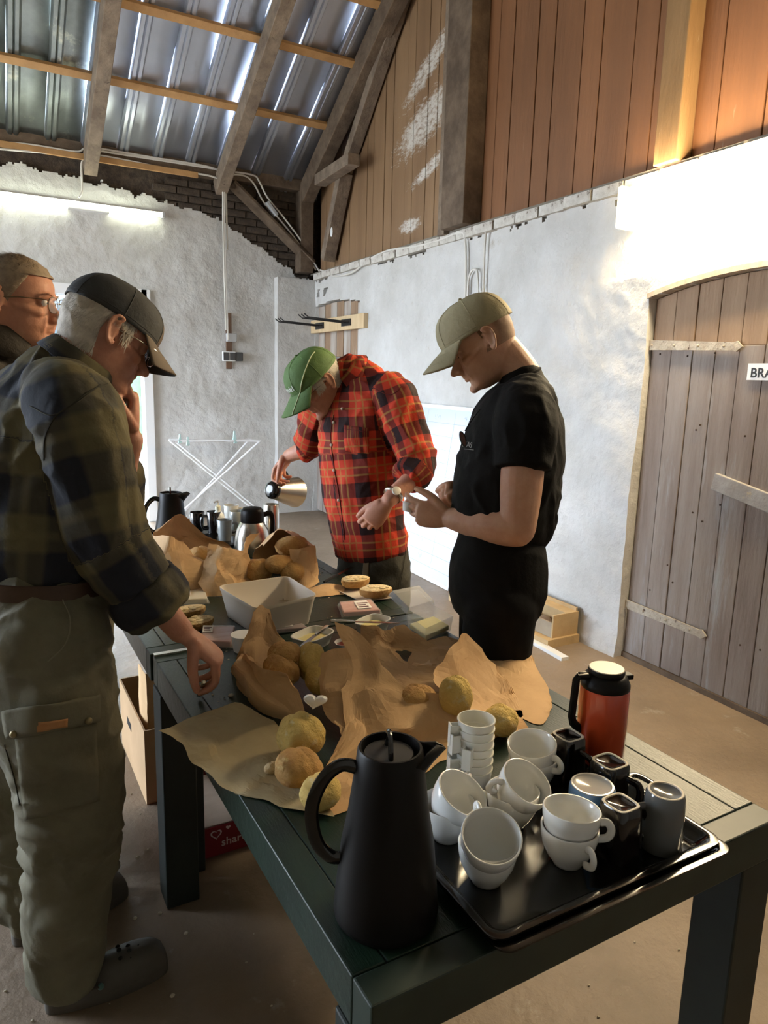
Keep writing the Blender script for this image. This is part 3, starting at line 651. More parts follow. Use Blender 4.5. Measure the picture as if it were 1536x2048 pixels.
# ---- trays
def tray(label,c,rz,w,d,z,h=.022):
    t=thing('serving_tray',label,'tray',(c[0],c[1],z),rz,'black serving trays')
    def ring(hw,hd,r,zz,n=6):
        out=[]
        for (sx,sy,a0) in ((1,1,0),(-1,1,90),(-1,-1,180),(1,-1,270)):
            for k in range(n+1):
                a=math.radians(a0+90*k/n); out.append((sx*(hw-r)+r*math.cos(a),sy*(hd-r)+r*math.sin(a),zz))
        return out
    W,D=w/2,d/2; mb=MB(); _r=ring; ring=lambda a,b,r,z:_r(a,b,r*.55,z)
    mb.loft([ring(W-.032,D-.032,.03,0.0),ring(W-.022,D-.022,.035,.006),ring(W-.014,D-.014,.04,h-.002),ring(W-.008,D-.008,.043,h),ring(W,D,.045,h-.001),ring(W,D,.045,h-.004),ring(W-.010,D-.010,.043,h-.005),ring(W-.018,D-.018,.038,h-.008),ring(W-.026,D-.026,.034,.003),ring(W-.034,D-.034,.03,-.0005)],cap0=True,cap1=False)
    part(t,mb,'pan',BLACKG,ang=60)
    return t
ta=PZ(995,1880,TZ+.02); tb=PZ(1425,1688,TZ+.02)
ux=(Vector((tb.x,tb.y,0))-Vector((ta.x,ta.y,0))); tw=ux.length+.03; ux.normalize(); uy=Vector((-ux.y,ux.x,0)); tang=math.atan2(ux.y,ux.x); td=.33
tc=(Vector((ta.x,ta.y,0))+Vector((tb.x,tb.y,0)))/2+uy*(td/2-.012)
# the near table corner carries two trays, the lower shifted towards the table edge
tray('lower black tray, its rim showing under the tray of cups',tc-uy*.016+ux*.004,tang,tw+.004,td,TZ+.0008)
tr=tray('upper glossy black tray carrying the white cups and upturned mugs',tc,tang,tw,td,TZ+.0085)
FT=TZ+.0085+.0008      # floor of the upper tray
# grip handle at the right end of the upper tray: dark bar framing an opening
mb=MB(); hw=tw/2
mb.tube(cat([(hw-.004,-.055,.020),(hw+.026,-.05,.021),(hw+.030,0,.021),(hw+.026,.05,.021),(hw-.004,.055,.020)],5),.0045,8,flat=1.6); part(tr,mb,'grip',BLACKG)
# ---- white cups
def cup_mesh(R=.046,H=.064):
    mb=MB(); t=.0032
    prof=[(0,.004),(.020,.004),(.0215,0),(.024,0),(.0255,.004),(R*.74,.016),(R*.90,.032),(R*.975,.048),(R,H-.001),(R-.0012,H+.0006),(R-t,H-.0005),(R*.975-t,.048),(R*.90-t,.033),(R*.74-t,.019),(.018,.0085),(0,.008)]
    mb.lathe(prof,48); return mb
def cup_handle(R=.046,H=.064):
    mb=MB(); mb.tube(cat([(R*.955,0,H*.80),(R+.009,0,H*.84),(R+.016,0,H*.68),(R+.012,0,H*.47),(R*.93,0,H*.36)],5),.0042,10,flat=1.55,up=(0,1,0)); return mb
cupB=cup_mesh().mesh('bowl'); cupH=cup_handle().mesh('handle')
for me in (cupB,cupH):
    me.materials.append(CER)
    b=bmesh.new(); b.from_mesh(me); bmesh.ops.remove_doubles(b,verts=b.verts,dist=1e-6); bmesh.ops.recalc_face_normals(b,faces=b.faces); b.to_mesh(me); b.free()
    for p_ in me.polygons: p_.use_smooth=True
def cup(label,loc,rot,sc=1.0):
    t=thing('coffee_cup',label,'cup',loc,rot=rot,group='stacked white coffee cups'); t.scale=(sc,)*3
    for me,n in ((cupB,'bowl'),(cupH,'handle')):
        o=link(bpy.data.objects.new(n,me)); o.parent=t
    return t
R_=math.radians
def stack(px,py,az_lo,az_hi,tilt,tdir,who,sc=1.0,dz=.027):
    p=PZ(px,py,FT)
    cup('lower white cup of the pair '+who,(p.x,p.y,FT),(0,0,R_(az_lo)),sc)
    # upper cup sits in the lower, leaning towards direction tdir
    ax=Vector((-math.sin(R_(tdir)),math.cos(R_(tdir)),0)); q=Matrix.Rotation(R_(tilt),4,ax)@Matrix.Rotation(R_(az_hi),4,'Z')
    up=q.to_3x3()@Vector((0,0,1))
    c=cup('upper white cup of the pair '+who,(p.x-ax.y*0+math.cos(R_(tdir))*-.004*tilt/20,p.y+math.sin(R_(tdir))*-.004*tilt/20,FT+dz*sc+.0008*tilt*.35),q.to_euler(),sc)
stack(972,1758,60,75,26,-118,'at the tray front near the black jug',1.04)
stack(1134,1722,-98,-50,5,30,'beside the upturned grey and black mugs',1.04)
stack(1022,1645,150,165,30,-70,'leaning in the middle of the tray',1.04)
stack(893,1672,-15,40,30,-60,'half hidden behind the black jug spout',1.04)
stack(1062,1572,200,-75,10,200,'beside the nested plastic cup holders',1.04)
# ---- stack of white plastic cup holders with square handles
HOLD=M('white_plastic_holder',(.74,.73,.66),rough=.35)
hp=PZ(945,1583,FT); 
def holder(z,rz,lab):
    t=thing('cup_holder',lab,'cup holder',(hp.x,hp.y,z),rz,'nested white plastic cup holders')
    mb=MB(); mb.lathe([(.026,0),(.0275,0),(.0285,.012),(.030,.030),(.033,.032),(.0355,.050),(.0365,.052),(.0365,.0545),(.034,.0545),(.0335,.050),(.031,.033),(.0285,.031),(.026,.002)],40); mb.lathe([(0,.001),(.027,.001)],40); part(t,mb,'ring',HOLD,ang=40)
    mb=MB()
    for y in (-.0075,.0075): mb.box(.028,.052,y-.0009,y+.0009,.010,.045)
    mb.box(.050,.0525,-.0085,.0085,.006,.047).box(.030,.052,-.0084,.0084,.030,.0315)
    part(t,mb,'handle',HOLD,smooth=False)
lb=['lowest','second from the bottom','third from the bottom','fourth from the bottom','third from the top','second from the top','topmost']
for k in range(7): holder(FT+.0165*k,R_(150+[0,50,15,-5,65,20,10][k]),lb[k]+' white plastic cup holder in the nested stack')
# ---- upturned mugs
BASEW=M('unglazed_rim',(.70,.62,.50),rough=.6)
def upmug(label,px,py,mat,sq,rt,rb,H,haz,basemat=None,hmat=None,z0=None):
    p=PZ(px,py,FT); t=thing('mug',label,'mug',(p.x,p.y,FT),rz=R_(haz)*0,group='upturned mugs on the tray')
    # standing on its mouth: prof from mouth (z=0) up to the foot ring
    mb=MB(); mb.lathe([(rt-.004,.02),(rt-.003,.001),(rt-.001,0),(rt,.002),(rt*.99,H*.3),(rt*.5+rb*.5+.001,H*.72),(rb+.0025,H-.006),(rb,H-.001)],48,sq=sq); part(t,mb,'body',mat,ang=60)
    mb=MB(); mb.lathe([(rb,H-.001),(rb-.001,H),(rb-.004,H),(rb-.005,H-.002)],48,sq=sq); part(t,mb,'foot_ring',basemat or BASEW)
    mb=MB(); mb.lathe([(rb-.005,H-.002),(rb-.010,H-.005),(0,H-.006)],48,sq=sq); part(t,mb,'base',mat if basemat is None else basemat)
    a=R_(haz); ca,sa=math.cos(a),math.sin(a)
    rr=lambda z:rt+(rb-rt)*(z/H)**1.6
    mb=MB(); pts=[(rr(H*.2)-.002,H*.22),(rt+.020,H*.20),(rt+.027,H*.40),(rt+.022,H*.64),(rr(H*.72)-.003,H*.72)]
    mb.tube(cat([(r*ca,r*sa,z) for r,z in pts],5),.0048,10,flat=1.5,up=(-sa,ca,0)); part(t,mb,'handle',hmat or mat)
    return t
BMUG=M('black_glazed_mug',(.009,.006,.006),rough=.13,coat=.6)
upmug('upturned black square mug nearest the grey mug, handle towards it',1232,1705,BMUG,4,.033,.026,.095,-10)
upmug('upturned black square mug standing against the red thermos and blue mug',1212,1610,BMUG,4,.032,.028,.092,-60)
upmug('upturned black square mug beside the white cup pair at the back of the tray',1130,1555,BMUG,4,.032,.026,.095,-75)
BLUE=M('blue_glazed_mug',(.10,.24,.52),(.13,.29,.58),rough=.18,coat=.5,scale=8)
upmug('upturned blue mug with white base and pale handle among the black mugs',1178,1650,BLUE,None,.042,.038,.082,165,basemat=M('white_mug_base',(.62,.58,.52),rough=.2,coat=.4),hmat=M('pale_blue_grey_handle',(.45,.47,.48),rough=.2))
upmug('upturned tall grey mug by the tray grip',1320,1690,M('grey_glazed_mug',(.13,.135,.135),rough=.14,coat=.6),None,.036,.030,.105,150)
# ---- red thermos
rp=PZ(1196,1530,TZ); th=thing('thermos_jug','orange-red thermos jug with black collar and handle on the green table','thermos',(rp.x,rp.y,TZ),R_(165))
RED=M('orange_red_enamel',(.58,.075,.022),(.50,.058,.018),rough=.2,coat=.5,scale=2)
mb=MB(); mb.lathe([(0,0),(.046,0),(.0475,.003),(.0475,.006)],48); part(th,mb,'foot',BLACKM)
mb=MB(); mb.lathe([(.0475,.006),(.0500,.012),(.0505,.10),(.0500,.176),(.0490,.180)],56); part(th,mb,'body',RED)
mb=MB(); mb.lathe([(.0490,.179),(.0500,.181),(.0500,.188),(.043,.203),(.036,.208),(.034,.208)],56); part(th,mb,'collar',BLACKM)
mb=MB(); mb.lathe([(.034,.206),(.0365,.209),(.0375,.214),(.036,.219)],48); part(th,mb,'lid',BLACKM)
mb=MB(); mb.lathe([(.036,.219),(.0345,.2205),(0,.2205)],48); part(th,mb,'lid_disc',M('cream_lid_disc',(.68,.60,.48),rough=.35))
mb=MB(); mb.box(-.060,-.038,-.010,.010,.192,.203); part(th,mb,'spout',BLACKM,smooth=False,bevel=.002)
mb=MB(); mb.tube([(.040,0,.204),(.062,0,.207),(.068,0,.200),(.072,0,.120),(.068,0,.105),(.049,0,.085)],.006,8,flat=1.5,up=(0,1,0)); part(th,mb,'handle',BLACKM,ang=30)
mb=MB(); mb.box(.044,.066,-.006,.006,.2105,.2125); part(th,mb,'handle_cap',M('cream_lid_disc',(.68,.60,.48)),smooth=False)
# ================================================================== PAPER AND BREAD
def crumple(mb,amp,sc,seed,fine=.35):
    out=[]
    for v in mb.v:
        p=Vector(v); q=p*sc+Vector((seed*5.1,seed*2.3,seed*.9)); D1=noise.noise_vector(p*4+Vector((seed,0,0))).normalized(); D2=noise.noise_vector(p*6+Vector((0,seed,5))).normalized()
        f1=noise.voronoi(q*.62)[0]; f2=noise.voronoi(q*1.5+Vector((3,8,1)))[0]
        d=(D1*(f1[0]-.45)*3.6+D2*(f2[0]-.45)*1.1*(fine/.35))*amp
        w=p+d
        out.append((w.x,w.y,max(w.z,TZ+.0015) if p.z>=TZ-.002 else w.z))
    mb.v=out; return mb
def V3(p):
    # (px,py,Y) -> point on the vertical plane at that Y; (px,py,'t') -> on the table top
    if isinstance(p,Vector): return p
    if p[2]=='t': return PZ(p[0],p[1],TZ+.002)
    q=PY(*p); return PZ(p[0],p[1],TZ+.002) if q.z<TZ+.002 else q
def paper(name,label,panels,mat,amp=.012,sc=16,seed=1,n=7,group='brown paper bakery bags',cat_='paper bag'):
    mb=MB()
    for P in panels: mb.grid(patch([[V3(q) for q in row] for row in P],n))
    b=MB(); b.v=mb.v; b.f=mb.f; b.mi=mb.mi; crumple(b,amp,sc,seed)
    tri=[]
    for f in b.f: tri+= [(f[0],f[1],f[2]),(f[0],f[2],f[3])] if (f[0]+seed)%2 else [(f[0],f[1],f[3]),(f[1],f[2],f[3])]
    b.f=tri
    return single(b,name,mat,label,cat_,group=group,clean=False,solid=.0007)
def roll(label,c,r,rot=(0,0,0),mat=CRUST,seed=0,group='bread rolls in the paper bags',flatb=True,name='bread_roll'):
    mb=MB(); mb.sphere((0,0,0),r,28,18); E_=Euler(rot).to_matrix(); out=[]
    for v in mb.v:
        p=Vector(v); n=p.normalized(); k=(1+.13*fbm(p,16,seed,3)+.03*fbm(p,70,seed+3,2))*(1-.10*math.exp(-(n.x*1.2/.16)**2)*(n.z>.2))
        out.append(tuple(E_@(p*k)))
    mb.v=[tuple(Vector(o)+Vector(c)) for o in out]
    return single(mb,name,mat,label,'bread',group=group,smooth=True,ang=180)
# -- flat paper sheet in front (opened bag) lying on the table and over its edge
zt=TZ+.004
def S(x,y,dz=0): return PZ(x,y,zt+dz)
paper('paper_sheet','flat opened pale brown paper lying over the table edge beside the black jug',
 [[[S(316,1464,.004),S(395,1432,.0),S(470,1416,.012),S(545,1442,.010)],
   [S(362,1484,.002),S(440,1462,.0),S(520,1462,.004),S(580,1490,.004)],
   [S(382,1520,.0),S(470,1510,.0),S(550,1520,.0),S(615,1545,.0)],
   [S(440,1572,-.004),S(505,1585,.0),S(575,1590,.002),S(650,1600,.004)],
   [S(470,1590,-.006),S(540,1612,.0),S(605,1622,.002),S(668,1632,.004)]]],KRAFTP,amp=.007,sc=14,seed=4,n=9,group=None,cat_='paper')
# -- left bag with seeded rolls
paper('paper_bag','open brown paper bag with three seeded rolls beside the plaid sleeve hand',
 [[[(462,1340,'t'),(500,1405,'t'),(560,1440,'t'),(618,1446,'t')],
   [(463,1338,1.62),(505,1378,1.52),(560,1408,1.46),(612,1424,1.42)],
   [(482,1312,1.64),(515,1345,1.56),(560,1372,1.50),(600,1385,1.46)]],
  [[(462,1340,'t'),(505,1345,1.66),(545,1350,1.72),(600,1330,1.74)],
   [(476,1312,1.66),(510,1290,1.70),(548,1300,1.75),(600,1300,1.77)],
   [(498,1258,1.68),(520,1240,1.72),(550,1262,1.77),(578,1292,1.79)],
   [(508,1222,1.68),(522,1208,1.71),(540,1228,1.75),(556,1258,1.78)]],
  [[(472,1372,'t'),(520,1416,'t'),(575,1445,'t'),(618,1448,'t')],
   [(482,1320,1.60),(525,1352,1.50),(575,1368,1.45),(606,1392,1.42)],
   [(492,1322,1.56),(530,1338,1.47),(570,1350,1.43),(590,1372,1.41)]]],KRAFT,amp=.012,sc=15,seed=2)
P_=lambda x,y,z:tuple(PZ(x,y,z))
roll('seeded roll at the front of the open bag by the plaid sleeve',P_(563,1340,.83),(.040,.052,.034),(.3,.2,.5),seed=1)
roll('seeded roll leaning behind another in the bag by the plaid sleeve',P_(572,1310,.85),(.046,.046,.034),(-.2,.3,.2),seed=2)
roll('pale split roll at the right of the open bag by the plaid sleeve',P_(622,1322,.835),(.036,.05,.050),(.4,.2,-.3),CRUSTY,seed=3)
roll('pale roll half hidden by the brown flap beside the white heart',P_(640,1355,.82),(.034,.04,.042),(0,.2,.1),CRUSTY,seed=4)
# -- big central bag
paper('paper_bag','large torn brown paper bag standing open behind the black jug',
 [[[(650,1632,'t'),(705,1622,'t'),(780,1580,'t'),(850,1545,'t'),(930,1510,'t'),(1000,1480,'t')],
   [(640,1560,1.18),(705,1530,1.20),(780,1500,1.20),(850,1490,1.20),(925,1475,1.20),(990,1460,1.20)],
   [(672,1480,1.30),(720,1450,1.32),(785,1432,1.28),(850,1430,1.25),(905,1440,1.22),(960,1440,1.21)],
   [(690,1350,1.44),(728,1345,1.43),(780,1380,1.36),(840,1400,1.30),(895,1412,1.25),(945,1425,1.22)],
   [(684,1244,1.52),(728,1262,1.50),(765,1330,1.42),(815,1378,1.34),(868,1392,1.28),(905,1402,1.25)]],
  [[(690,1500,1.27),(665,1470,1.32),(650,1440,1.38)],
   [(700,1400,1.40),(665,1400,1.42),(640,1400,1.45)],
   [(692,1294,1.46),(664,1300,1.48),(637,1308,1.50)]],
  [[(760,1400,1.62),(830,1405,1.62),(900,1400,1.58),(960,1400,1.52)],
   [(752,1330,1.68),(810,1345,1.70),(880,1350,1.68),(950,1340,1.60)],
   [(730,1275,1.72),(790,1300,1.75),(860,1305,1.74),(940,1300,1.66)],
   [(726,1240,1.72),(770,1262,1.76),(812,1252,1.76),(835,1300,1.75)]],
  [[(905,1402,1.25),(960,1440,1.21),(1000,1478,'t'),(1062,1472,'t')],
   [(880,1350,1.36),(940,1370,1.36),(1000,1405,1.33),(1045,1440,1.28)],
   [(915,1268,1.46),(945,1285,1.47),(990,1330,1.44),(1030,1385,1.38)]]],KRAFT,amp=.017,sc=13,seed=6,n=8)
# -- bag lying on its side at the right
paper('paper_bag','closed brown paper bag lying on its side next to the red thermos',
 [[[(955,1292,1.66),(1000,1296,1.66),(1050,1300,1.62),(1076,1338,1.55),(1098,1395,1.42)],
   [(970,1318,1.56),(1010,1325,1.55),(1050,1340,1.50),(1076,1372,1.43),(1102,1405,1.37)],
   [(990,1368,1.46),(1025,1385,1.43),(1055,1402,1.39),(1080,1418,1.35),(1098,1422,1.33)],
   [(1008,1420,'t'),(1040,1436,'t'),(1062,1448,'t'),(1080,1448,'t'),(1096,1430,'t')]]],KRAFT,amp=.010,sc=14,seed=8)
paper('paper_bag','crumpled brown bag lying flat behind the torn central bag',
 [[[(820,1290,1.86),(880,1278,1.92),(950,1286,1.92),(1000,1300,1.86)],
   [(815,1330,1.76),(880,1330,1.80),(950,1330,1.80),(1010,1330,1.72)],
   [(810,1380,'t'),(880,1385,'t'),(950,1375,'t'),(1010,1365,'t')]]],KRAFT,amp=.014,sc=12,seed=9)
roll('brown roll deep inside the torn central bag',P_(835,1398,.80),(.045,.05,.034),(0,0,.3),seed=6)
roll('pale floured roll standing in the torn central bag',P_(912,1392,.83),(.040,.040,.048),(0,0,.3),CRUSTY,seed=7)
roll('pale roll near the plastic cup holders in the torn bag',P_(1000,1440,.79),(.045,.04,.034),(0,0,.3),CRUSTY,seed=8)
# bread on the opened sheet
roll('large pale flat-topped roll in front of the white heart',P_(602,1468,.805),(.052,.050,.046),(0,0,.2),CRUSTY,seed=11,group='rolls on the opened paper')
roll('golden seeded roll lying on the opened paper',P_(600,1535,.790),(.048,.044,.036),(.2,.2,.2),CRUST,seed=12,group='rolls on the opened paper')
roll('pale torn roll end at the corner of the opened paper behind the jug handle',P_(640,1585,.788),(.040,.034,.034),(.2,0,.2),CRUSTY,seed=13,group='rolls on the opened paper')
roll('small crumbly lump of bread on the opened paper',P_(545,1536,.766),(.018,.014,.012),(0,0,.2),CRUMB,seed=14,group='rolls on the opened paper')
# white plastic heart
hc=PZ(630,1402,.868); mb=MB(); out=[]
for a in np.linspace(0,2*PI,40,endpoint=False):
    x=16*math.sin(a)**3; y=13*math.cos(a)-5*math.cos(2*a)-2*math.cos(3*a)-math.cos(4*a); out.append((x/16*.021,y/16*.017))
rows=[]
for k,(sc,dd) in enumerate(((.05,.0125),(.55,.012),(.85,.009),(1,.003),(1,-.003),(.85,-.009),(.55,-.012),(.05,-.0125))):
    rows.append([hc+CR*(x*sc*1.2+y*sc*.25)+Vector((-.1*CW.x,-.1*CW.y,1.0))*(y*sc*1.15-x*sc*.12)-Vector((CW.x,CW.y,-.25)).normalized()*dd for x,y in out])
mb.loft(rows); single(mb,'plastic_heart',M('white_heart_plastic',(.82,.82,.78),rough=.25),'glossy white plastic heart resting on the large pale roll','ornament',smooth=True)
# ================================================================== FOOD AND TUBS IN THE MIDDLE
# plastic tub with cutlery
def tub(label,corners,z0,H,mat,t=.003,name='plastic_tub',cat_='tub',group=None,lip=.006,taper=.86):
    C=[Vector((c.x,c.y,0)) for c in corners]; ctr=sum(C,Vector())/4
    def ring(k,z,r=.25,n=5):
        out=[]
        for i in range(4):
            a,b,c=C[i-1],C[i],C[(i+1)%4]; p0=b.lerp(a,.12);p1=b.lerp(c,.12)
            for q in range(n+1):
                u=q/n; p=(p0*(1-u)**2+b*2*u*(1-u)+p1*u*u); p=ctr+(p-ctr)*k; out.append((p.x,p.y,z))
        return out
    mb=MB(); mb.loft([ring(taper-.01,z0),ring(taper,z0+.004),ring(.985,z0+H-.012),ring(1.0,z0+H-.011),ring(1.0+lip,z0+H-.002),ring(1.0+lip*.6,z0+H),ring(.985,z0+H-.001),ring(.97,z0+H-.012),ring(taper-.02,z0+t+.003),ring(taper-.05,z0+t)],cap0=True,cap1=True)
    return single(mb,name,mat,label,cat_,group=group,smooth=True,ang=45)
BEIGE=M('beige_grey_tub',(.60,.54,.46),rough=.4)
zt_=.85
tub('beige plastic tub of cutlery between the paper bags',[PZ(434,1172,zt_),PZ(512,1218,zt_),PZ(636,1190,zt_),PZ(575,1152,zt_)],TZ+.001,.10,BEIGE)
def knife(label,p,q,w=.016,hm=None,frac=.45,group='table knives'):
    p=Vector(p);q=Vector(q); t=thing('table_knife',label,'knife',tuple(p),group=group); d=q-p; u=Vector((0,0,1)); s_=d.cross(u).normalized()
    mb=MB(); a=p+d*frac
    mb.tube([p,p+d*.03,p+d*(frac-.03),a],[.004,.006,.0055,.004],8); mb.build('handle',hm or STEEL,t,smooth=True)
    mb=MB(); out=[(0,-.4),(.6,-.5),(.85,-.45),(1,.1),(.8,.5),(0,.45)]
    mb.loft([[a+(q-a)*x+s_*(y*w)+u*z for x,y in out] for z in (-.0007,.0007)]); mb.build('blade',STEEL,t)
    return t
cz=TZ+.012
c0_=PZ(545,1205,cz)
for k in range(4):
    p=PZ(505+22*k,1202-4*k,cz+.004*k); q=PZ(556+18*k,1196+5*k,cz+.008+.004*k)
    knife(['steel knife lowest in the beige tub','steel knife crossing the others in the beige tub','steel knife leaning in the beige tub','steel knife on top in the beige tub'][k],p,q,.014)
# label material
LBL=M('white_label',(.78,.74,.70),rough=.5); INK=M('dark_print',(.10,.03,.04),rough=.6); 
HAM=M('sliced_ham',(.45,.17,.14),(.60,.32,.27),rough=.4,scale=5,stretch=(1,8,1),coat=.3)
def pack(label,corners,H,fill,lblpos=None,txt='',z0=TZ+.001,name='food_pack'):
    C=[Vector((c.x,c.y,z0)) for c in corners]; t=thing(name,label,'food pack',tuple(sum(C,Vector())/4),group='sliced meat packs'); up=Vector((0,0,H)); c=sum(C,Vector())/4
    ins=[c+(p-c)*.88 for p in C]
    mb=MB(); mb.hexa(ins+[p+up*.85 for p in ins]); mb.build('slices',fill,t,bevel=.003)
    mb=MB(); mb.hexa([p+Vector((0,0,0)) for p in C]+[p+up for p in ins]); mb.build('film',CLEAR,t,bevel=.002)
    if lblpos:
        u0,u1,v0,v1=lblpos; P=lambda u,v:(ins[0].lerp(ins[1],u)).lerp(ins[3].lerp(ins[2],u),v)+up+Vector((0,0,.0012))
        mb=MB(); mb.add([P(u0,v0),P(u1,v0),P(u1,v1),P(u0,v1)],[(0,1,2,3)]); lb_=mb.build('label',LBL,t,clean=False)
        ex=(P(u1,v0)-P(u0,v0)); ey=(P(u0,v1)-P(u0,v0)); mb=MB()
        for k in range(3):
            a=P(u0,v0)+ex*.1+ey*(.62-.24*k)+Vector((0,0,.0005)); mb.add([a,a+ex*(.8,.6,.7)[k],a+ex*(.8,.6,.7)[k]+ey*.12,a+ey*.12],[(0,1,2,3)])
        mb.build('print',INK,lb_,clean=False)
    return t
pack('film pack of sliced ham with white label under the plaid sleeve hand',[PZ(398,1296,TZ),PZ(466,1298,TZ),PZ(474,1262,TZ),PZ(402,1262,TZ)],.022,HAM,(.02,.34,.5,.95))
pack('film pack of sliced meat with white printed label by the clear box',[PZ(683,1236,TZ),PZ(766,1230,TZ),PZ(744,1205,TZ),PZ(674,1212,TZ)],.018,HAM,(.42,.82,.15,.85))
pack('small film pack lying half under the beige tub',[PZ(548,1268,TZ),PZ(620,1262,TZ),PZ(600,1246,TZ),PZ(540,1250,TZ)],.012,M('dark_salami',(.12,.06,.06),(.2,.1,.1),rough=.4,scale=9),(.1,.6,.2,.8))
pack('film pack of sliced cheese with red-edged label behind the bread halves',[PZ(345,1212,TZ),PZ(420,1208,TZ),PZ(412,1180,TZ),PZ(345,1184,TZ)],.020,M('sliced_cheese',(.62,.48,.24),(.70,.58,.34),rough=.5,scale=6),(.05,.5,.3,.95))
# bread halves with spread
def half(label,c,rx,ry,h,rz,seed,group):
    t=thing('bread_half',label,'bread',tuple(c),rz,group)
    def ring(k,z): return [(rx*k*math.cos(a)*(1+.04*math.sin(3*a+seed)),ry*k*math.sin(a)*(1+.05*math.cos(2*a+seed)),z) for a in np.linspace(0,2*PI,32,endpoint=False)]
    mb=MB(); mb.loft([ring(.72,0),ring(.92,h*.25),ring(1,h*.65),ring(.98,h)],cap1=False); part(t,mb,'crust',CRUST)
    mb=MB(); mb.loft([ring(.98,h-.001),ring(.9,h+.002),ring(.5,h+.003)],cap0=True)
    part(t,mb,'cut_face',CRUMB)
    mb=MB(); r=random.Random(seed)
    for k in range(16):
        a=r.uniform(0,6.28); q=r.uniform(0,.75); mb.sphere((rx*q*math.cos(a),ry*q*math.sin(a),h+.004),(r.uniform(.006,.014),r.uniform(.005,.01),.004),8,5)
    part(t,mb,'spread',M('butter_spread',(.80,.68,.42),(.70,.52,.28),rough=.5,scale=20))
half('buttered bread half beside the ham pack',PZ(396,1256,TZ+.001),.055,.036,.026,.35,1,'bread halves with spread')
half('buttered bread half behind another near the plaid sleeve cuff',PZ(380,1232,TZ+.001),.055,.036,.026,.3,2,'bread halves with spread')
pl=PZ(735,1196,TZ+.001); 
mb=MB(); q0=[PZ(665,1180,TZ+.001),PZ(722,1208,TZ+.001),PZ(785,1200,TZ+.001),PZ(735,1170,TZ+.001)]; c=sum(q0,Vector())/4
mb.loft([[tuple(c+(p-c)*.8) for p in q0],[tuple(c+(p-c)*1.0+Vector((0,0,.008))) for p in q0],[tuple(c+(p-c)*.97+Vector((0,0,.009))) for p in q0],[tuple(c+(p-c)*.78+Vector((0,0,.002))) for p in q0]])
single(mb,'serving_board',M('pale_serving_plate',(.58,.50,.40),rough=.5),'pale rectangular plate under two bread halves by the knife','plate')
half('open bread half at the back of the pale plate',PZ(710,1172,TZ+.012),.060,.042,.03,.1,3,'bread halves on the plate')
half('open bread half at the front of the pale plate',PZ(752,1192,TZ+.012),.062,.040,.03,-.2,4,'bread halves on the plate')
# clear box with open lid
CL=[PZ(812,1258,TZ),PZ(850,1288,TZ),PZ(905,1262,TZ),PZ(868,1240,TZ)]
bx=thing('clear_box','open clear plastic box of pale cheese by the black T-shirt man','food box',tuple(sum(CL,Vector())/4))
c=sum(CL,Vector())/4; up=Vector((0,0,.05)); mb=MB(); ins=[c+(p-c)*.9 for p in CL]
mb.loft([[tuple(p) for p in ins],[tuple(p+up) for p in CL]],cap0=True,cap1=False); mb.build('tray',CLEAR,bx,solid=.001)
mb=MB(); mb.hexa([c+(p-c)*.84+Vector((0,0,.003)) for p in CL]+[c+(p-c)*.84+Vector((0,0,.020)) for p in CL]); mb.build('cheese',M('pale_cheese',(.72,.66,.34),rough=.5),bx,bevel=.003)
ba,bb=CL[0]+up,CL[3]+up; la=PY(776,1190,ba.y+.10); lb2=PY(836,1178,bb.y+.10)
mb=MB(); n_=(bb-ba).cross(la-ba).normalized()*.02
mb.loft([[ba,bb,lb2,la],[ba.lerp(lb2,.06)+n_,bb.lerp(la,.06)+n_,lb2.lerp(ba,.06)+n_,la.lerp(bb,.06)+n_]],cap0=False,cap1=True); mb.build('lid',CLEAR,bx,solid=.001)
# butter tubs with knives
BUT=M('butter_yellow',(.76,.66,.30),(.70,.58,.24),rough=.4,scale=9)
def butter(label,px,py,rx,ry,rz):
    p=PZ(px,py,TZ+.001); t=thing('butter_tub',label,'butter tub',tuple(p),rz,'open butter tubs')
    mb=MB(); mb.lathe([(.0,0),(.8,0),(.82,.004),(1.0,.034),(1.03,.035),(1.03,.037),(.96,.037),(.80,.006),(0,.005)],36,sq=4); mb.v=[(x*rx,y*ry,z) for x,y,z in mb.v]; part(t,mb,'tub',WHITEP,ang=45)
    mb=MB(); mb.lathe([(.87,.018),(.5,.024),(0,.020)],30,sq=4); mb.v=[(x*rx,y*ry,z+.002*fbm((x,y,0),6,2,2)) for x,y,z in mb.v]; part(t,mb,'butter',BUT)
butter('white tub of butter with a knife behind the seeded rolls',625,1290,.065,.045,.5)
butter('white tub of butter next to the clear box',745,1262,.060,.040,.45)
p=PZ(690,1298,TZ+.001); t=thing('jam_bowl','small clear dish of dark jam behind the torn bag','dish',tuple(p))
mb=MB(); mb.lathe([(0,0),(.022,0),(.030,.02),(.032,.022),(.030,.022),(.022,.003),(0,.003)],32); part(t,mb,'dish',M('frosted_dish',(.75,.74,.72),rough=.3))
mb=MB(); mb.lathe([(0,.014),(.026,.014)],24); part(t,mb,'jam',M('dark_jam',(.16,.03,.02),rough=.2))
p=PZ(488,1300,TZ+.001); t=thing('spread_pot','small white spread pot against the seeded roll bag','pot',tuple(p))
mb=MB(); mb.lathe([(0,0),(.030,0),(.036,.045),(.038,.046),(.038,.049),(0,.050)],32); part(t,mb,'pot',M('frosted_dish',(.75,.74,.72)))
knife('steel butter knife resting on the white butter tub',PZ(655,1252,TZ+.055),PZ(600,1294,TZ+.038),.013)
knife('long table knife lying across the pack and butter tub',PZ(660,1242,TZ+.045),PZ(800,1246,TZ+.045),.014,frac=.36)
knife('broad knife lying behind the bread plate with dark handle',PZ(648,1164,TZ+.02),PZ(712,1130,TZ+.012),.016,BLK,frac=.4)
p=PZ(408,1385,TZ+.012); 
mb=MB()
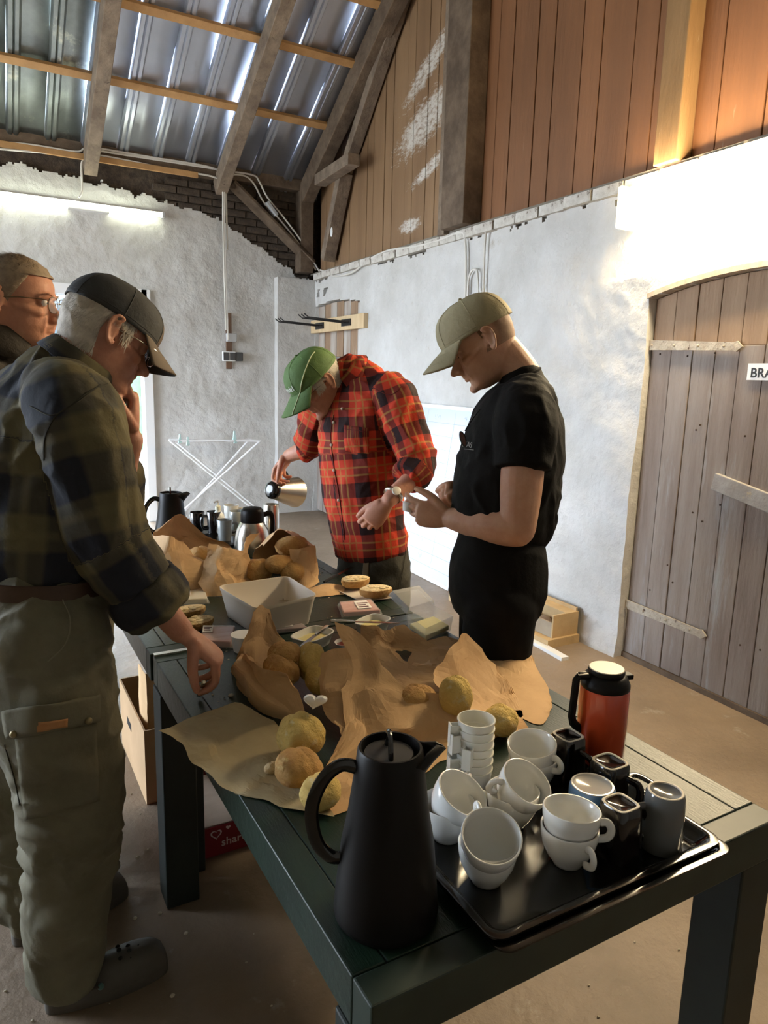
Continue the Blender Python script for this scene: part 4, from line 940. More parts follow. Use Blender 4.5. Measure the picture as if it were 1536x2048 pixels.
# ================================================================== FAR TABLE
def zat(px,py,zz=TZ): return PZ(px,py,zz)
p=PZ(345,1105,TZ); carafe('vacuum_jug','matt black conical jug standing on the far table beside the black mugs',(p.x,p.y,TZ),math.radians(-13),H=.272,rb=.079,rt=.048)
ft=PZ(452,1090,TZ); tray2=thing('serving_tray','dark tray under the mugs on the far table','tray',(ft.x-.02,ft.y+.05,TZ))
mb=MB(); mb.box(-.2,.2,-.12,.16,.0005,.006).box(-.2,.2,-.12,-.11,.006,.016).box(-.2,.2,.15,.16,.006,.016).box(-.2,-.19,-.11,.15,.006,.016).box(.19,.2,-.11,.15,.006,.016); part(tray2,mb,'pan',BLACKG,smooth=False)
def mug(label,px,ytop,yd,mat,rt=.036,H=.10,haz=0,inner=None):
    q=PY(px,ytop,yd); t=thing('mug',label,'mug',(q.x,q.y,q.z-H),group='mugs on the far table')
    if q.z-H<TZ+.0062: t.location.z=TZ+.0065
    mb=MB(); mb.lathe([(0,0),(rt*.78,0),(rt*.82,.004),(rt*.9,H*.5),(rt,H-.001),(rt-.001,H),(rt-.003,H),(rt*.9-.003,H*.5),(rt*.78-.003,.006),(0,.005)],36); part(t,mb,'body',mat,ang=50)
    a=R_(haz); mb=MB(); mb.tube(cat([(r*math.cos(a),r*math.sin(a),z) for r,z in ((rt*.95,H*.8),(rt+.02,H*.78),(rt+.026,H*.5),(rt+.016,H*.25),(rt*.87,H*.2))],4),.0045,8,flat=1.4,up=(-math.sin(a),math.cos(a),0)); part(t,mb,'handle',mat)
    return t
GM=M('grey_ceramic',(.24,.25,.24),rough=.2,coat=.4)
def on(px,py,lab,mat,rt,H,haz):
    q=PZ(px,py,TZ+.0065); t=mug(lab,px,1000,3,mat,rt,H,haz); t.location=(q.x,q.y,TZ+.0065)
on(395,1062,'black mug beside the far black jug',BMUG,.037,.098,-20)
on(428,1066,'black mug between the other black mug and the grey mugs',BMUG,.036,.110,180)
on(450,1080,'light grey mug in front of the black mug on the far table',GM,.038,.100,0)
on(474,1058,'grey mug beside the steel thermos on the far tray',GM,.038,.095,40)
on(463,1046,'pale grey mug behind the other grey mugs by the soap bottle',M('pale_grey_ceramic',(.42,.41,.37),rough=.25),.040,.098,-10)
# soap bottle
q=PZ(437,1068,TZ); sb=thing('soap_bottle','translucent pump soap bottle behind the mugs on the far table','bottle',(q.x,q.y,TZ))
mb=MB(); mb.lathe([(0,0),(.030,0),(.032,.004),(.032,.085),(.028,.10),(.013,.118),(.012,.124)],32); part(sb,mb,'bottle',M('milky_plastic',(.70,.70,.66),rough=.35))
mb=MB(); mb.lathe([(.0135,.122),(.0145,.124),(.0135,.142),(.006,.145),(.004,.146),(.004,.160),(0,.160)],24); pm=part(sb,mb,'pump',M('cream_pump',(.62,.60,.45),rough=.4))
mb=MB(); mb.tube([(0,0,.158),(0,0,.168),(-.012,0,.166),(-.022,0,.160)],.0042,8); part(pm,mb,'nozzle',M('grey_nozzle',(.35,.34,.32),rough=.4))
mb=MB(); mb.lathe([(.0325,.02),(.0326,.07)],32); part(sb,mb,'label',M('soap_label',(.72,.72,.70),rough=.5))
# steel vacuum flask
q=PZ(505,1108,TZ); fl=thing('vacuum_flask','round steel vacuum flask with black domed lid on the far table','thermos',(q.x,q.y,TZ))
mb=MB(); mb.lathe([(0,0),(.074,0),(.078,.004),(.080,.03),(.078,.07),(.068,.115),(.054,.142),(.050,.148)],56); part(fl,mb,'body',STEEL)
mb=MB(); mb.lathe([(.050,.147),(.0515,.150),(.0515,.185),(.0495,.200),(.040,.211),(.02,.215),(0,.216)],48); part(fl,mb,'lid',BLACKM)
mb=MB(); mb.tube(cat([(.05,0,.175),(.085,0,.18),(.095,0,.14),(.09,0,.08),(.079,0,.05)],5),.008,8,flat=1.5,up=(0,1,0)); part(fl,mb,'handle',BLACKM)
# steel cylinder flask being filled
q=PZ(543,1094,TZ); CYL=Vector((q.x,q.y,TZ)); cf=thing('steel_flask','slim steel flask being filled under the pouring jug','thermos',tuple(CYL))
mb=MB(); mb.lathe([(0,0),(.033,0),(.035,.003),(.035,.200),(.033,.204),(.030,.204),(.030,.16),(0,.16)],40); part(cf,mb,'body',STEEL,ang=50)
# far paper bags
Yb=2.72
paper('paper_bag','open brown paper bag with bread slices beside the far black jug',
 [[[(300,1165,'t'),(330,1186,'t'),(375,1190,'t'),(420,1182,'t')],
   [(303,1120,2.62),(332,1135,2.55),(372,1140,2.52),(412,1130,2.55)],
   [(308,1075,2.70),(340,1072,2.62),(368,1082,2.62),(385,1105,2.62)]],
  [[(305,1150,2.80),(340,1140,2.86),(400,1140,2.88),(470,1140,2.85)],
   [(306,1090,2.84),(345,1075,2.92),(400,1085,2.94),(465,1100,2.90)],
   [(308,1068,2.86),(345,1050,2.94),(385,1062,2.96),(440,1082,2.92)],
   [(318,1064,2.86),(358,1028,2.95),(385,1050,2.97),(425,1078,2.93)]]],KRAFT,amp=.012,sc=15,seed=21,n=6)
paper('paper_bag','crumpled brown paper bag standing before the steel vacuum flask',
 [[[(405,1195,'t'),(440,1192,'t'),(480,1186,'t'),(508,1172,'t')],
   [(406,1150,2.50),(440,1150,2.46),(480,1145,2.48),(502,1135,2.54)],
   [(414,1110,2.55),(445,1105,2.50),(478,1100,2.52),(498,1100,2.58)],
   [(420,1085,2.58),(450,1095,2.54),(485,1090,2.56),(513,1058,2.62)]]],KRAFT,amp=.016,sc=20,seed=22,n=8)
paper('paper_bag','open brown paper bag of golden rolls hooded over, beside the table knife',
 [[[(500,1170,2.62),(540,1140,2.70),(590,1140,2.72),(636,1165,2.62)],
   [(505,1120,2.68),(540,1085,2.78),(590,1085,2.80),(632,1115,2.70)],
   [(520,1092,2.66),(550,1064,2.74),(590,1066,2.74),(630,1092,2.66)],
   [(530,1090,2.58),(558,1058,2.62),(590,1075,2.62),(628,1096,2.58)]],
  [[(590,1170,'t'),(612,1178,'t'),(640,1164,'t')],
   [(584,1140,2.47),(612,1140,2.46),(636,1130,2.52)],
   [(578,1098,2.50),(605,1095,2.50),(630,1090,2.56)]]],KRAFT,amp=.011,sc=15,seed=23,n=7)
roll('golden round roll at the mouth of the hooded far bag',P_(517,1142,.80),(.060,.055,.046),(0,0,.2),seed=31,group='rolls in the far bags')
roll('oblong golden roll behind the round one in the hooded far bag',P_(560,1128,.83),(.065,.04,.038),(0,.1,.3),seed=32,group='rolls in the far bags')
roll('long golden roll under the hood of the far bag',P_(583,1090,.88),(.075,.045,.040),(0,0,.3),seed=33,group='rolls in the far bags')
roll('golden roll against the right flap of the hooded far bag',P_(585,1145,.80),(.050,.045,.040),(0,0,.1),seed=34,group='rolls in the far bags')
roll('flat square bread piece in the bag by the far jug',P_(372,1152,.79),(.060,.05,.028),(.1,.1,.5),seed=35,group='rolls in the far bags')
roll('dark roll at the back of the bag by the far jug',P_(362,1072,.86),(.045,.04,.032),(0,0,.1),seed=36,group='rolls in the far bags')
roll('brown roll between the two left far bags',P_(400,1112,.84),(.050,.045,.038),(0,0,.1),seed=37,group='rolls in the far bags')
# ================================================================== UNDER THE TABLE
c0=PZ(240,1490,0); bxh=.29
bx=thing('cardboard_box','open cardboard box with hand hole under the far table','box',(.60,2.70,0))
X0,X1,Y0,Y1=.44,.80,2.44,2.94
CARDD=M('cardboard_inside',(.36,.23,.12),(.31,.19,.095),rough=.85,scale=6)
for (a,b,c,d,n) in ((X0,X0+.006,Y0,Y1,'side'),(X1-.006,X1,Y0,Y1,'side'),(X0+.006,X1-.006,Y0,Y0+.006,'end'),(X0+.006,X1-.006,Y1-.006,Y1,'end')):
    mb=MB(); mb.box(a,b,c,d,.002,bxh); w_=mb.build(n,CARD,bx)
    if n=='side' and a<.5:
        h=PZ(262,1432,.16); mb=MB(); mb.box(X0-.001,X0+.0005,2.70,2.78,.165,.195); mb.build('hand_hole',M('hole_black',(.01,.008,.006),rough=.9),w_)
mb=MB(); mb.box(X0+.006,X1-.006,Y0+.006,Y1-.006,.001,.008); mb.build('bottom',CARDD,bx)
paper('paper_bag','tall brown paper bag standing in the cardboard box',[[[Vector((.47,2.49,.012)),Vector((.55,2.49,.012)),Vector((.64,2.52,.012))],[Vector((.465,2.51,.25)),Vector((.55,2.51,.25)),Vector((.65,2.53,.25))],[Vector((.475,2.53,.46)),Vector((.56,2.52,.47)),Vector((.63,2.54,.45))]],
 [[Vector((.47,2.49,.012)),Vector((.465,2.66,.012)),Vector((.47,2.66,.012))],[Vector((.465,2.51,.25)),Vector((.458,2.58,.25)),Vector((.465,2.68,.25))],[Vector((.475,2.53,.46)),Vector((.465,2.60,.47)),Vector((.475,2.66,.45))]]],KRAFT,amp=.008,sc=12,seed=33,n=6,group=None)
# red box with hearts and lettering
REDB=M('dark_red_carton',(.22,.010,.016),(.17,.008,.012),rough=.5,scale=4)
rb=thing('gift_carton','dark red carton printed with hearts and the word share under the table','box',(.70,2.22,0))
rx0,rx1,ry0,ry1,rh=.54,.90,2.055,2.42,.105
for (a,b,c,d,n) in ((rx0,rx1,ry0,ry0+.005,'front'),(rx0,rx1,ry1-.005,ry1,'back'),(rx0,rx0+.005,ry0+.005,ry1-.005,'side'),(rx1-.005,rx1,ry0+.005,ry1-.005,'side')):
    mb=MB(); mb.box(a,b,c,d,.001,rh); w_=mb.build(n,REDB,rb)
    if n=='front':
        PR=M('pale_pink_print',(.62,.50,.47),rough=.6)
        for (cx,czz,sc,hollow) in ((.582,.078,.019,True),(.622,.092,.008,False)):
            out=[]
            for a_ in np.linspace(0,2*PI,28,endpoint=False):
                x=16*math.sin(a_)**3; y=13*math.cos(a_)-5*math.cos(2*a_)-2*math.cos(3*a_)-math.cos(4*a_); out.append((x/16,y/16))
            mb=MB()
            if hollow: mb.loft([[(cx+x*sc,ry0-.0008,czz+y*sc) for x,y in out],[(cx+x*sc*.72,ry0-.0008,czz+y*sc*.72) for x,y in out]],cap0=False,cap1=False)
            else: mb.add([(cx+x*sc,ry0-.0008,czz+y*sc) for x,y in out],[tuple(range(28))])
            mb.build('heart_print',PR,w_,clean=False)
        text_mb('share',.040,frame4(Vector((.598,ry0-.0008,.030)),Vector((1,0,.02)),Vector((0,0,1)),Vector((0,-1,0))),.0002,.0004).build('lettering',PR,w_,clean=False)
mb=MB(); mb.box(rx0+.005,rx1-.005,ry0+.005,ry1-.005,.001,.004); mb.build('bottom',M('pale_carton_inside',(.62,.50,.44),rough=.8),rb)
mb=MB(); mb.box(rx0+.008,rx1-.008,ry0+.009,ry1-.05,.098,.106); single(mb,'plywood_board',M('pale_plywood',(.66,.52,.40),(.56,.42,.31),rough=.6,scale=5,stretch=(1,4,1)),'pale board laid across the dark red carton under the table','board',bevel=.001)
# steel knife blade in the plaid man's hand and crumbs on the table
mb=MB(); r=random.Random(4)
def crumbs(x0,x1,y0,y1,n):
    for i in range(n):
        X=r.uniform(x0,x1); Y=r.uniform(y0,y1); a=r.uniform(.0012,.0038)
        mb.sphere((X,Y,TZ+a*.45),(a,a*.8,a*.5),5,4)
crumbs(.46,.64,1.60,1.96,40); crumbs(.98,1.2,2.15,2.6,40); crumbs(.9,1.2,1.85,2.1,25); crumbs(1.0,1.24,2.6,2.9,15)
p=PZ(462,1394,TZ); mb.sphere((p.x,p.y,TZ+.005),(.008,.006,.005),6,4)
single(mb,'table_crumbs',M('crumb',(.62,.56,.44)),'bread crumbs scattered on the dark green tables','crumbs',kind='stuff')
mb=MB(); p,q=PZ(646,1165,TZ),PZ(690,1162,TZ)
paper('paper_scrap','small crumpled scrap of brown paper in front of the table knife',[[[S(615,1180,.01),S(650,1168,.018),S(690,1170,.01)],[S(618,1188,.004),S(652,1182,.012),S(688,1180,.004)],[S(622,1194,.0),S(655,1192,.0),S(684,1188,.0)]]],KRAFT,amp=.007,sc=25,seed=40,n=4,group=None,cat_='paper')
# ================================================================== PEOPLE
def rcap(mb,pts,rad,side=None,n=20,sub=4,e=(.9,.9)):
    """tapering limb: smooth chain with round ends; rad entries r or (a,b) with a along 'side'"""
    P=cat(pts,sub); A=catf([r[0] if isinstance(r,tuple) else r for r in rad],sub); B=catf([r[1] if isinstance(r,tuple) else r for r in rad],sub)
    rings=[]; sv=Vector(side) if side is not None else None
    def frame(t,prev):
        a=sv if sv is not None else (prev if prev is not None else (Vector((0,0,1)) if abs(t.z)<.8 else Vector((1,0,0))))
        r=(a-t*a.dot(t)).normalized(); return r,t.cross(r)
    def ring(c,r,u,a,b): return [c+r*(a*math.cos(2*PI*j/n))+u*(b*math.sin(2*PI*j/n)) for j in range(n)]
    prev=None; N=len(P)
    for i in range(N):
        t=(P[min(i+1,N-1)]-P[max(i-1,0)]).normalized(); r,u=frame(t,prev); prev=r
        if i==0:
            m_=min(A[0],B[0])
            for ph in (80,55,28): c_=math.cos(R_(ph)); rings.append(ring(P[0]-t*(m_*math.sin(R_(ph))*e[0]),r,u,A[0]*c_,B[0]*c_))
        rings.append(ring(P[i],r,u,A[i],B[i]))
        if i==N-1:
            m_=min(A[-1],B[-1])
            for ph in (28,55,80): c_=math.cos(R_(ph)); rings.append(ring(P[i]+t*(m_*math.sin(R_(ph))*e[1]),r,u,A[-1]*c_,B[-1]*c_))
    mb.loft(rings); return mb
def remesh(mb,name,voxel,sm=4):
    me=mb.mesh(name); b=bmesh.new(); b.from_mesh(me); bmesh.ops.recalc_face_normals(b,faces=b.faces); b.to_mesh(me); b.free()
    ob=link(bpy.data.objects.new(name,me)); q=ob.modifiers.new('r','REMESH'); q.mode='VOXEL'; q.voxel_size=voxel; q.use_smooth_shade=True
    if sm: s_=ob.modifiers.new('s','SMOOTH'); s_.factor=.5; s_.iterations=sm
    dg=bpy.context.evaluated_depsgraph_get(); out=bpy.data.meshes.new_from_object(ob.evaluated_get(dg)); bpy.data.objects.remove(ob); bpy.data.meshes.remove(me)
    out.name=name; return out
def coords(me):
    a=np.empty(len(me.vertices)*3,dtype=np.float32); me.vertices.foreach_get('co',a); return a.reshape(-1,3)
def normals(me):
    a=np.empty(len(me.vertices)*3,dtype=np.float32); me.vertices.foreach_get('normal',a); return a.reshape(-1,3)
def setco(me,a): me.vertices.foreach_set('co',np.ascontiguousarray(a,dtype=np.float32).ravel()); me.update()
def folds(me,amp,sc,seed,stretch=(1,1,1),fine=.3):
    c=coords(me); n=normals(me); d=np.empty(len(c)); s3=Vector(stretch); off=Vector((seed*3.1,seed*1.7,seed))
    for i,p in enumerate(c):
        q=Vector((p[0]*s3[0],p[1]*s3[1],p[2]*s3[2]))*sc+off
        w=noise.noise_vector(q*.6); q2=q+w*.9
        d[i]=(1-abs(noise.noise(q2))*2.2)*1.0+fine*noise.noise(q2*2.7)
    setco(me,c+n*(d*amp)[:,None])
def cloth_attr(me,bones):
    """bones: (p0,p1,radius,ref) ; stores metres around / along the nearest bone"""
    c=coords(me).astype(float); best=np.full(len(c),1e9); uv=np.zeros((len(c),3))
    for k,(p0,p1,R,ref) in enumerate(bones):
        p0=np.array(p0);p1=np.array(p1);d=p1-p0;L=np.linalg.norm(d);d/=L; rel=c-p0; t=rel@d; tc_=np.clip(t,0,L); q=rel-np.outer(tc_,d); dist=np.linalg.norm(q,axis=1)/R
        r=np.array(ref,dtype=float); r-=d*(r@d); r/=np.linalg.norm(r); b=np.cross(d,r); ang=np.arctan2(q@b,q@r)
        msk=dist<best; best[msk]=dist[msk]; uv[msk,0]=(ang*R)[msk]+k*.37; uv[msk,1]=t[msk]+k*.11
    at=me.attributes.new('cloth','FLOAT_VECTOR','POINT'); at.data.foreach_set('vector',uv.astype(np.float32).ravel())
def plaid(name,base,dark,line,per,rough=.85,dk=.7,wid=(.30,.62),lines=((.12,.15),(.80,.83)),soft=.02,lk=.6,per2=None):
    mt=bpy.data.materials.new(name); mt.use_nodes=True; N=mt.node_tree.nodes; L=mt.node_tree.links; b=N['Principled BSDF']; b.inputs['Roughness'].default_value=rough; b.inputs['Specular IOR Level'].default_value=.2; b.inputs['Sheen Weight'].default_value=0
    at=N.new('ShaderNodeAttribute'); at.attribute_name='cloth'; sp=N.new('ShaderNodeSeparateXYZ'); L.new(at.outputs['Vector'],sp.inputs[0])
    masks=[];lms=[]
    for ax in (0,1):
        m1=N.new('ShaderNodeMath'); m1.operation='MULTIPLY'; L.new(sp.outputs[ax],m1.inputs[0]); m1.inputs[1].default_value=1/(per if ax==0 else (per2 or per))
        fr_=N.new('ShaderNodeMath'); fr_.operation='FRACT'; L.new(m1.outputs[0],fr_.inputs[0])
        def ramp(iv):
            r=N.new('ShaderNodeValToRGB'); e=r.color_ramp.elements; e[0].position=0; e[0].color=(0,0,0,1); e[1].position=1; e[1].color=(0,0,0,1)
            for (a,c) in iv:
                for (x,v) in ((a-soft,0),(a,1),(c,1),(c+soft,0)):
                    q=e.new(min(max(x,0),1)); q.color=(v,v,v,1)
            L.new(fr_.outputs[0],r.inputs[0]); return r.outputs[0]
        masks.append(ramp([wid])); lms.append(ramp(lines))
    ad=N.new('ShaderNodeMath'); ad.operation='ADD'; L.new(masks[0],ad.inputs[0]); L.new(masks[1],ad.inputs[1])
    mu=N.new('ShaderNodeMath'); mu.operation='MULTIPLY'; mu.use_clamp=True; L.new(ad.outputs[0],mu.inputs[0]); mu.inputs[1].default_value=dk
    mx=N.new('ShaderNodeMix'); mx.data_type='RGBA'; L.new(mu.outputs[0],mx.inputs[0]); mx.inputs[6].default_value=(*base,1); mx.inputs[7].default_value=(*dark,1)
    lm=N.new('ShaderNodeMath'); lm.operation='MAXIMUM'; L.new(lms[0],lm.inputs[0]); L.new(lms[1],lm.inputs[1])
    l2=N.new('ShaderNodeMath'); l2.operation='MULTIPLY'; L.new(lm.outputs[0],l2.inputs[0]); l2.inputs[1].default_value=lk
    m2=N.new('ShaderNodeMix'); m2.data_type='RGBA'; L.new(l2.outputs[0],m2.inputs[0]); L.new(mx.outputs[2],m2.inputs[6]); m2.inputs[7].default_value=(*line,1)
    L.new(m2.outputs[2],b.inputs['Base Color'])
    tc=N.new('ShaderNodeTexCoord'); nz=N.new('ShaderNodeTexNoise'); nz.inputs['Scale'].default_value=60; nz.inputs['Detail'].default_value=5; L.new(tc.outputs['Object'],nz.inputs['Vector'])
    bp=N.new('ShaderNodeBump'); bp.inputs['Strength'].default_value=.25; bp.inputs['Distance'].default_value=.01; L.new(nz.outputs[0],bp.inputs['Height']); L.new(bp.outputs[0],b.inputs['Normal'])
    return mt
def skin(name,a,b): return M(name,a,b,rough=.5,scale=18,bump=.12,bscale=90,sss=.12,spec=.35)
# ---------------------------------------------------------------- head
HZ=[-.122,-.114,-.102,-.088,-.075,-.060,-.045,-.022,0,.020,.045,.070,.090,.105,.113,.116]
HF=[.045,.074,.086,.084,.081,.086,.083,.080,.079,.089,.088,.078,.060,.036,.014,.002]
HB=[.015,-.010,-.036,-.058,-.070,-.079,-.086,-.094,-.100,-.102,-.099,-.087,-.066,-.042,-.018,-.002]
HW=[.014,.033,.045,.053,.058,.062,.065,.069,.072,.074,.0745,.068,.053,.035,.015,.002]
def hcurve(T,z): return float(np.interp(z,HZ,T))
def headpt(th,z,off=0):
    """th=0 is the face, th positive to the person's right; local coords x right, y forward, z up"""
    f,b,w=hcurve(HF,z),hcurve(HB,z),hcurve(HW,z); c=(f+b)/2; h=(f-b)/2; ct,st=math.cos(th),math.sin(th)
    e=2.25; k=1/((abs(ct)**e+abs(st)**e)**(1/e))
    x=w*st*k; y=c+h*ct*k
    for sx in (-1,1):   # eye sockets
        g=math.exp(-(((x-sx*.033)/.017)**2+((z-.0)/.012)**2)); 
        if y>0: y-=.011*g
    l=math.hypot(x,y-c) or 1
    return Vector((x+off*x/l,y+off*(y-c)/l,z+(off*.5 if z>.08 else 0)))
def head_prims(mb,X,jaw=1.0,nose=1.0,ears=True):
    rings=[]; n=48
    zs=[HZ[0]+(HZ[-1]-HZ[0])*(.5-.5*math.cos(PI*i/44)) for i in range(45)]
    for z in zs: rings.append([X(headpt(2*PI*j/n,z)) for j in range(n)])
    mb.loft(rings)
    def ch(pts,rad,**k): rcap(mb,[X(Vector(p)) for p in pts],rad,n=12,sub=3,**k)
    ch([(0,.082,.004),(0,.096,-.020),(0,.111*nose**.3,-.037)],[.0075,.0088,.0112])
    ch([(0,.074,.006),(0,.082,-.018),(0,.092,-.037),(0,.080,-.048)],[.011,.0125,.013,.010])
    for s in (-1,1):
        ch([(s*.006,.100,-.042),(s*.012,.094,-.043)],[.0085,.0078])
        ch([(s*.012,.086,.017),(s*.032,.084,.020),(s*.050,.066,.014)],[.0065,.0075,.006])     # brow
        ch([(s*.036,.062,-.026),(s*.054,.040,-.020),(s*.064,.015,-.014)],[.016,.013,.008])     # cheekbone
        ch([(s*.024,.078,-.040),(s*.030,.074,-.062),(s*.028,.070,-.080)],[.006,.006,.006])     # fold beside the mouth
        mb.sphere(X(Vector((s*.033,.0695,.001))),.0128,14,10)                                  # lid
        if ears:
            c=Vector((s*.077,-.012,-.006)); out=Vector((s*.93,-.36,0)); 
            rim=[(-.004,.020,-.6),(.006,.031,0),(-.006,.034,.0),(-.017,.024,0),(-.019,.004,0),(-.013,-.016,0),(-.003,-.029,0),(.004,-.022,0)]
            pts=[X(c+Vector((0,y,z))+out*.011) for y,z,_ in rim]; rcap(mb,pts,[.004,.0042,.0045,.0045,.0042,.004,.0055,.004],n=8,sub=3)
            rcap(mb,[X(c+Vector((s*.004,-.007,.020))),X(c+Vector((s*.004,-.008,-.020)))],[(.014,.0045),(.009,.0045)],side=X(Vector((0,1,0)))-X(Vector((0,0,0))),n=12)
            rcap(mb,[X(c+Vector((s*-.006,.004,.004))),X(c+Vector((s*-.006,.005,-.012)))],[.006,.006],n=8)
    ch([(-.021,.081,-.0605),(-.009,.089,-.0575),(0,.0895,-.059),(.009,.089,-.0575),(.021,.081,-.0605)],[.0035,.0062,.0065,.0062,.0035])
    ch([(-.019,.081,-.0700),(0,.0885,-.0720),(.019,.081,-.0700)],[.0035,.0062,.0035])
    ch([(-.012,.079,-.051),(0,.083,-.050),(.012,.079,-.051)],[.006,.0075,.006]); ch([(-.017,.0785,-.0655),(0,.0835,-.0655),(.017,.0785,-.0655)],[.004,.0062,.004])
    ch([(-.012,.076,-.102),(0,.083,-.104),(.012,.076,-.102)],[.012*jaw,.0135*jaw,.012*jaw])
    return mb
def head_frame(c,heading,pitch,roll=0,s=1.0):
    h=R_(heading); f0=Vector((math.sin(h),math.cos(h),0)); r=Vector((f0.y,-f0.x,0)); p=R_(pitch)
    f=f0*math.cos(p)-Vector((0,0,math.sin(p))); u=f0*math.sin(p)+Vector((0,0,math.cos(p)))
    q=Matrix.Rotation(R_(roll),3,f); r=q@r; u=q@u
    return (lambda v:c+(r*v.x+f*v.y+u*v.z)*s),r,f,u
def hair_patch(X,th0,th1,zlo,zhi,off,seed,strands,length,mat,parent,sag=.4,width=.0011,nz=14,nt=50,back=.5):
    mb=MB(); rows=[]
    for i in range(nz):
        v=i/(nz-1); row=[]
        for j in range(nt):
            u=j/(nt-1); th=th0+(th1-th0)*u; zl=zlo(th); zh=zhi(th); z=zl+(zh-zl)*v; e=min(1,4*min(v+.05,1-v+.3),6*min(u+.02,1-u+.02)); 
            row.append(X(headpt(th,z,off*e*(1+.6*noise.noise(Vector((th*9,z*90,seed))))))) 
        rows.append(row)
    mb.grid(rows); r=random.Random(seed)
    for k in range(strands):
        u=r.random(); th=th0+(th1-th0)*u; z=zlo(th)+(zhi(th)-zlo(th))*r.random(); p=headpt(th,z,off*.6); l=length*r.uniform(.5,1.2)
        q=headpt(th+r.uniform(-.06,.06)+back*l*4*(1 if th>0 else -1),max(z-l*sag+r.uniform(-.2,.2)*l,HZ[0]+.002) if sag>=0 else min(z-l*sag,.115),off+l*.35*r.random()+.001); d=(headpt(th+.02,z,off*.6)-p).normalized()*width
        mb.add([X(p-d),X(p+d),X(q)],[(0,1,2)])
    return mb.build('hair',mat,parent,smooth=True,clean=False,ang=180)
# ---------------------------------------------------------------- cap
def cap(X,parent,mat,vis_mat,under,tilt=0,z0=.030,rx=.083,ry=.107,hh=.098,vl=.075,seed=1,seam=None,panel=None,vdrop=.020,vcurve=.030,back=-.004,slump=0):
    T=Matrix.Rotation(R_(tilt),3,'X'); C=Vector((0,back,z0))
    def K(v): return X(C+T@v)
    def crown(a,e,o=0):
        ce=max(0,math.cos(e))**.72; se=max(0,math.sin(e))**.92; x=(rx+o)*ce*math.sin(a); y=(ry+o)*ce*math.cos(a); z=(hh+o)*se
        w=.0022*noise.noise(Vector((x*26,y*26,z*22+seed)))+.0014*abs(noise.noise(Vector((x*50,y*50,z*30+seed*2))))
        if math.cos(a)>.2: y+=.006*math.sin(2*e)*math.cos(a)
        z-=slump*max(0,-math.cos(a))*se
        k=1+w/.1; return Vector((x*k,y*k,z))
    root=link(bpy.data.objects.new('cap',None)); root.parent=parent; root.location=C*0+Vector(X(C))-wloc(parent)
    mb=MB(); rows=[[K(crown(2*PI*j/72,PI/2*i/26)) for j in range(73)] for i in range(27)]
    mats=[mat]
    mb.grid(rows); o=mb.build('crown',mat,root,smooth=True,clean=False,solid=.002,ang=180)
    if panel:   # lighter front panels
        mb=MB(); mb.grid([[K(crown(-.62+1.24*j/20,PI/2*.98*i/24,.0012)) for j in range(21)] for i in range(25)]); mb.build('front_panel',panel,root,smooth=True,clean=False,ang=180)
    for k in range(6):
        a=PI/6+k*PI/3 if not panel else k*PI/3+.62
        mb=MB(); mb.tube([K(crown(a,PI/2*i/20,.0009)) for i in range(21)],.0013,5); mb.build('seam',seam or mat,root,smooth=True)
    mb=MB(); mb.tube([K(crown(2*PI*j/60,.10,.0008)) for j in range(61)],.0010,5,cap=False); mb.build('sweatband_stitch',mat,root,smooth=True)
    mb=MB(); mb.sphere(K(Vector((0,.0,hh+.0015))),.007,12,8); mb.build('button',mat,root,smooth=True)
    def vis(u,v,o=0):
        a=u*1.12; b=Vector(crown(a,.03)); ext=vl*(max(0,math.cos(a*.98))**.55)
        x=b.x*(1+.02*v); y=b.y+ext*v; xs=x/rx
        return Vector((x,y,b.z-vdrop*v**1.1*(1)-vcurve*(xs*xs)*(v**.8)*.9+o))
    mb=MB(); mb.grid([[K(vis(-1+2*j/40,i/16)) for j in range(41)] for i in range(17)]); mb.build('visor',[vis_mat],root,smooth=True,clean=False,solid=.003,ang=180)
    mb=MB(); mb.grid([[K(vis(-.99+1.98*j/40,.01+.985*i/16,-.0022)) for j in range(41)] for i in range(17)],flip=True); mb.build('visor_lining',under,root,smooth=True,clean=False,ang=180)
    for v in (.35,.68,.97):
        mb=MB(); mb.tube([K(vis(-.97+1.94*j/40,v,.0018)) for j in range(41)],.0007,4); mb.build('visor_stitch',vis_mat,root,smooth=True)
    return root,K,crown,vis
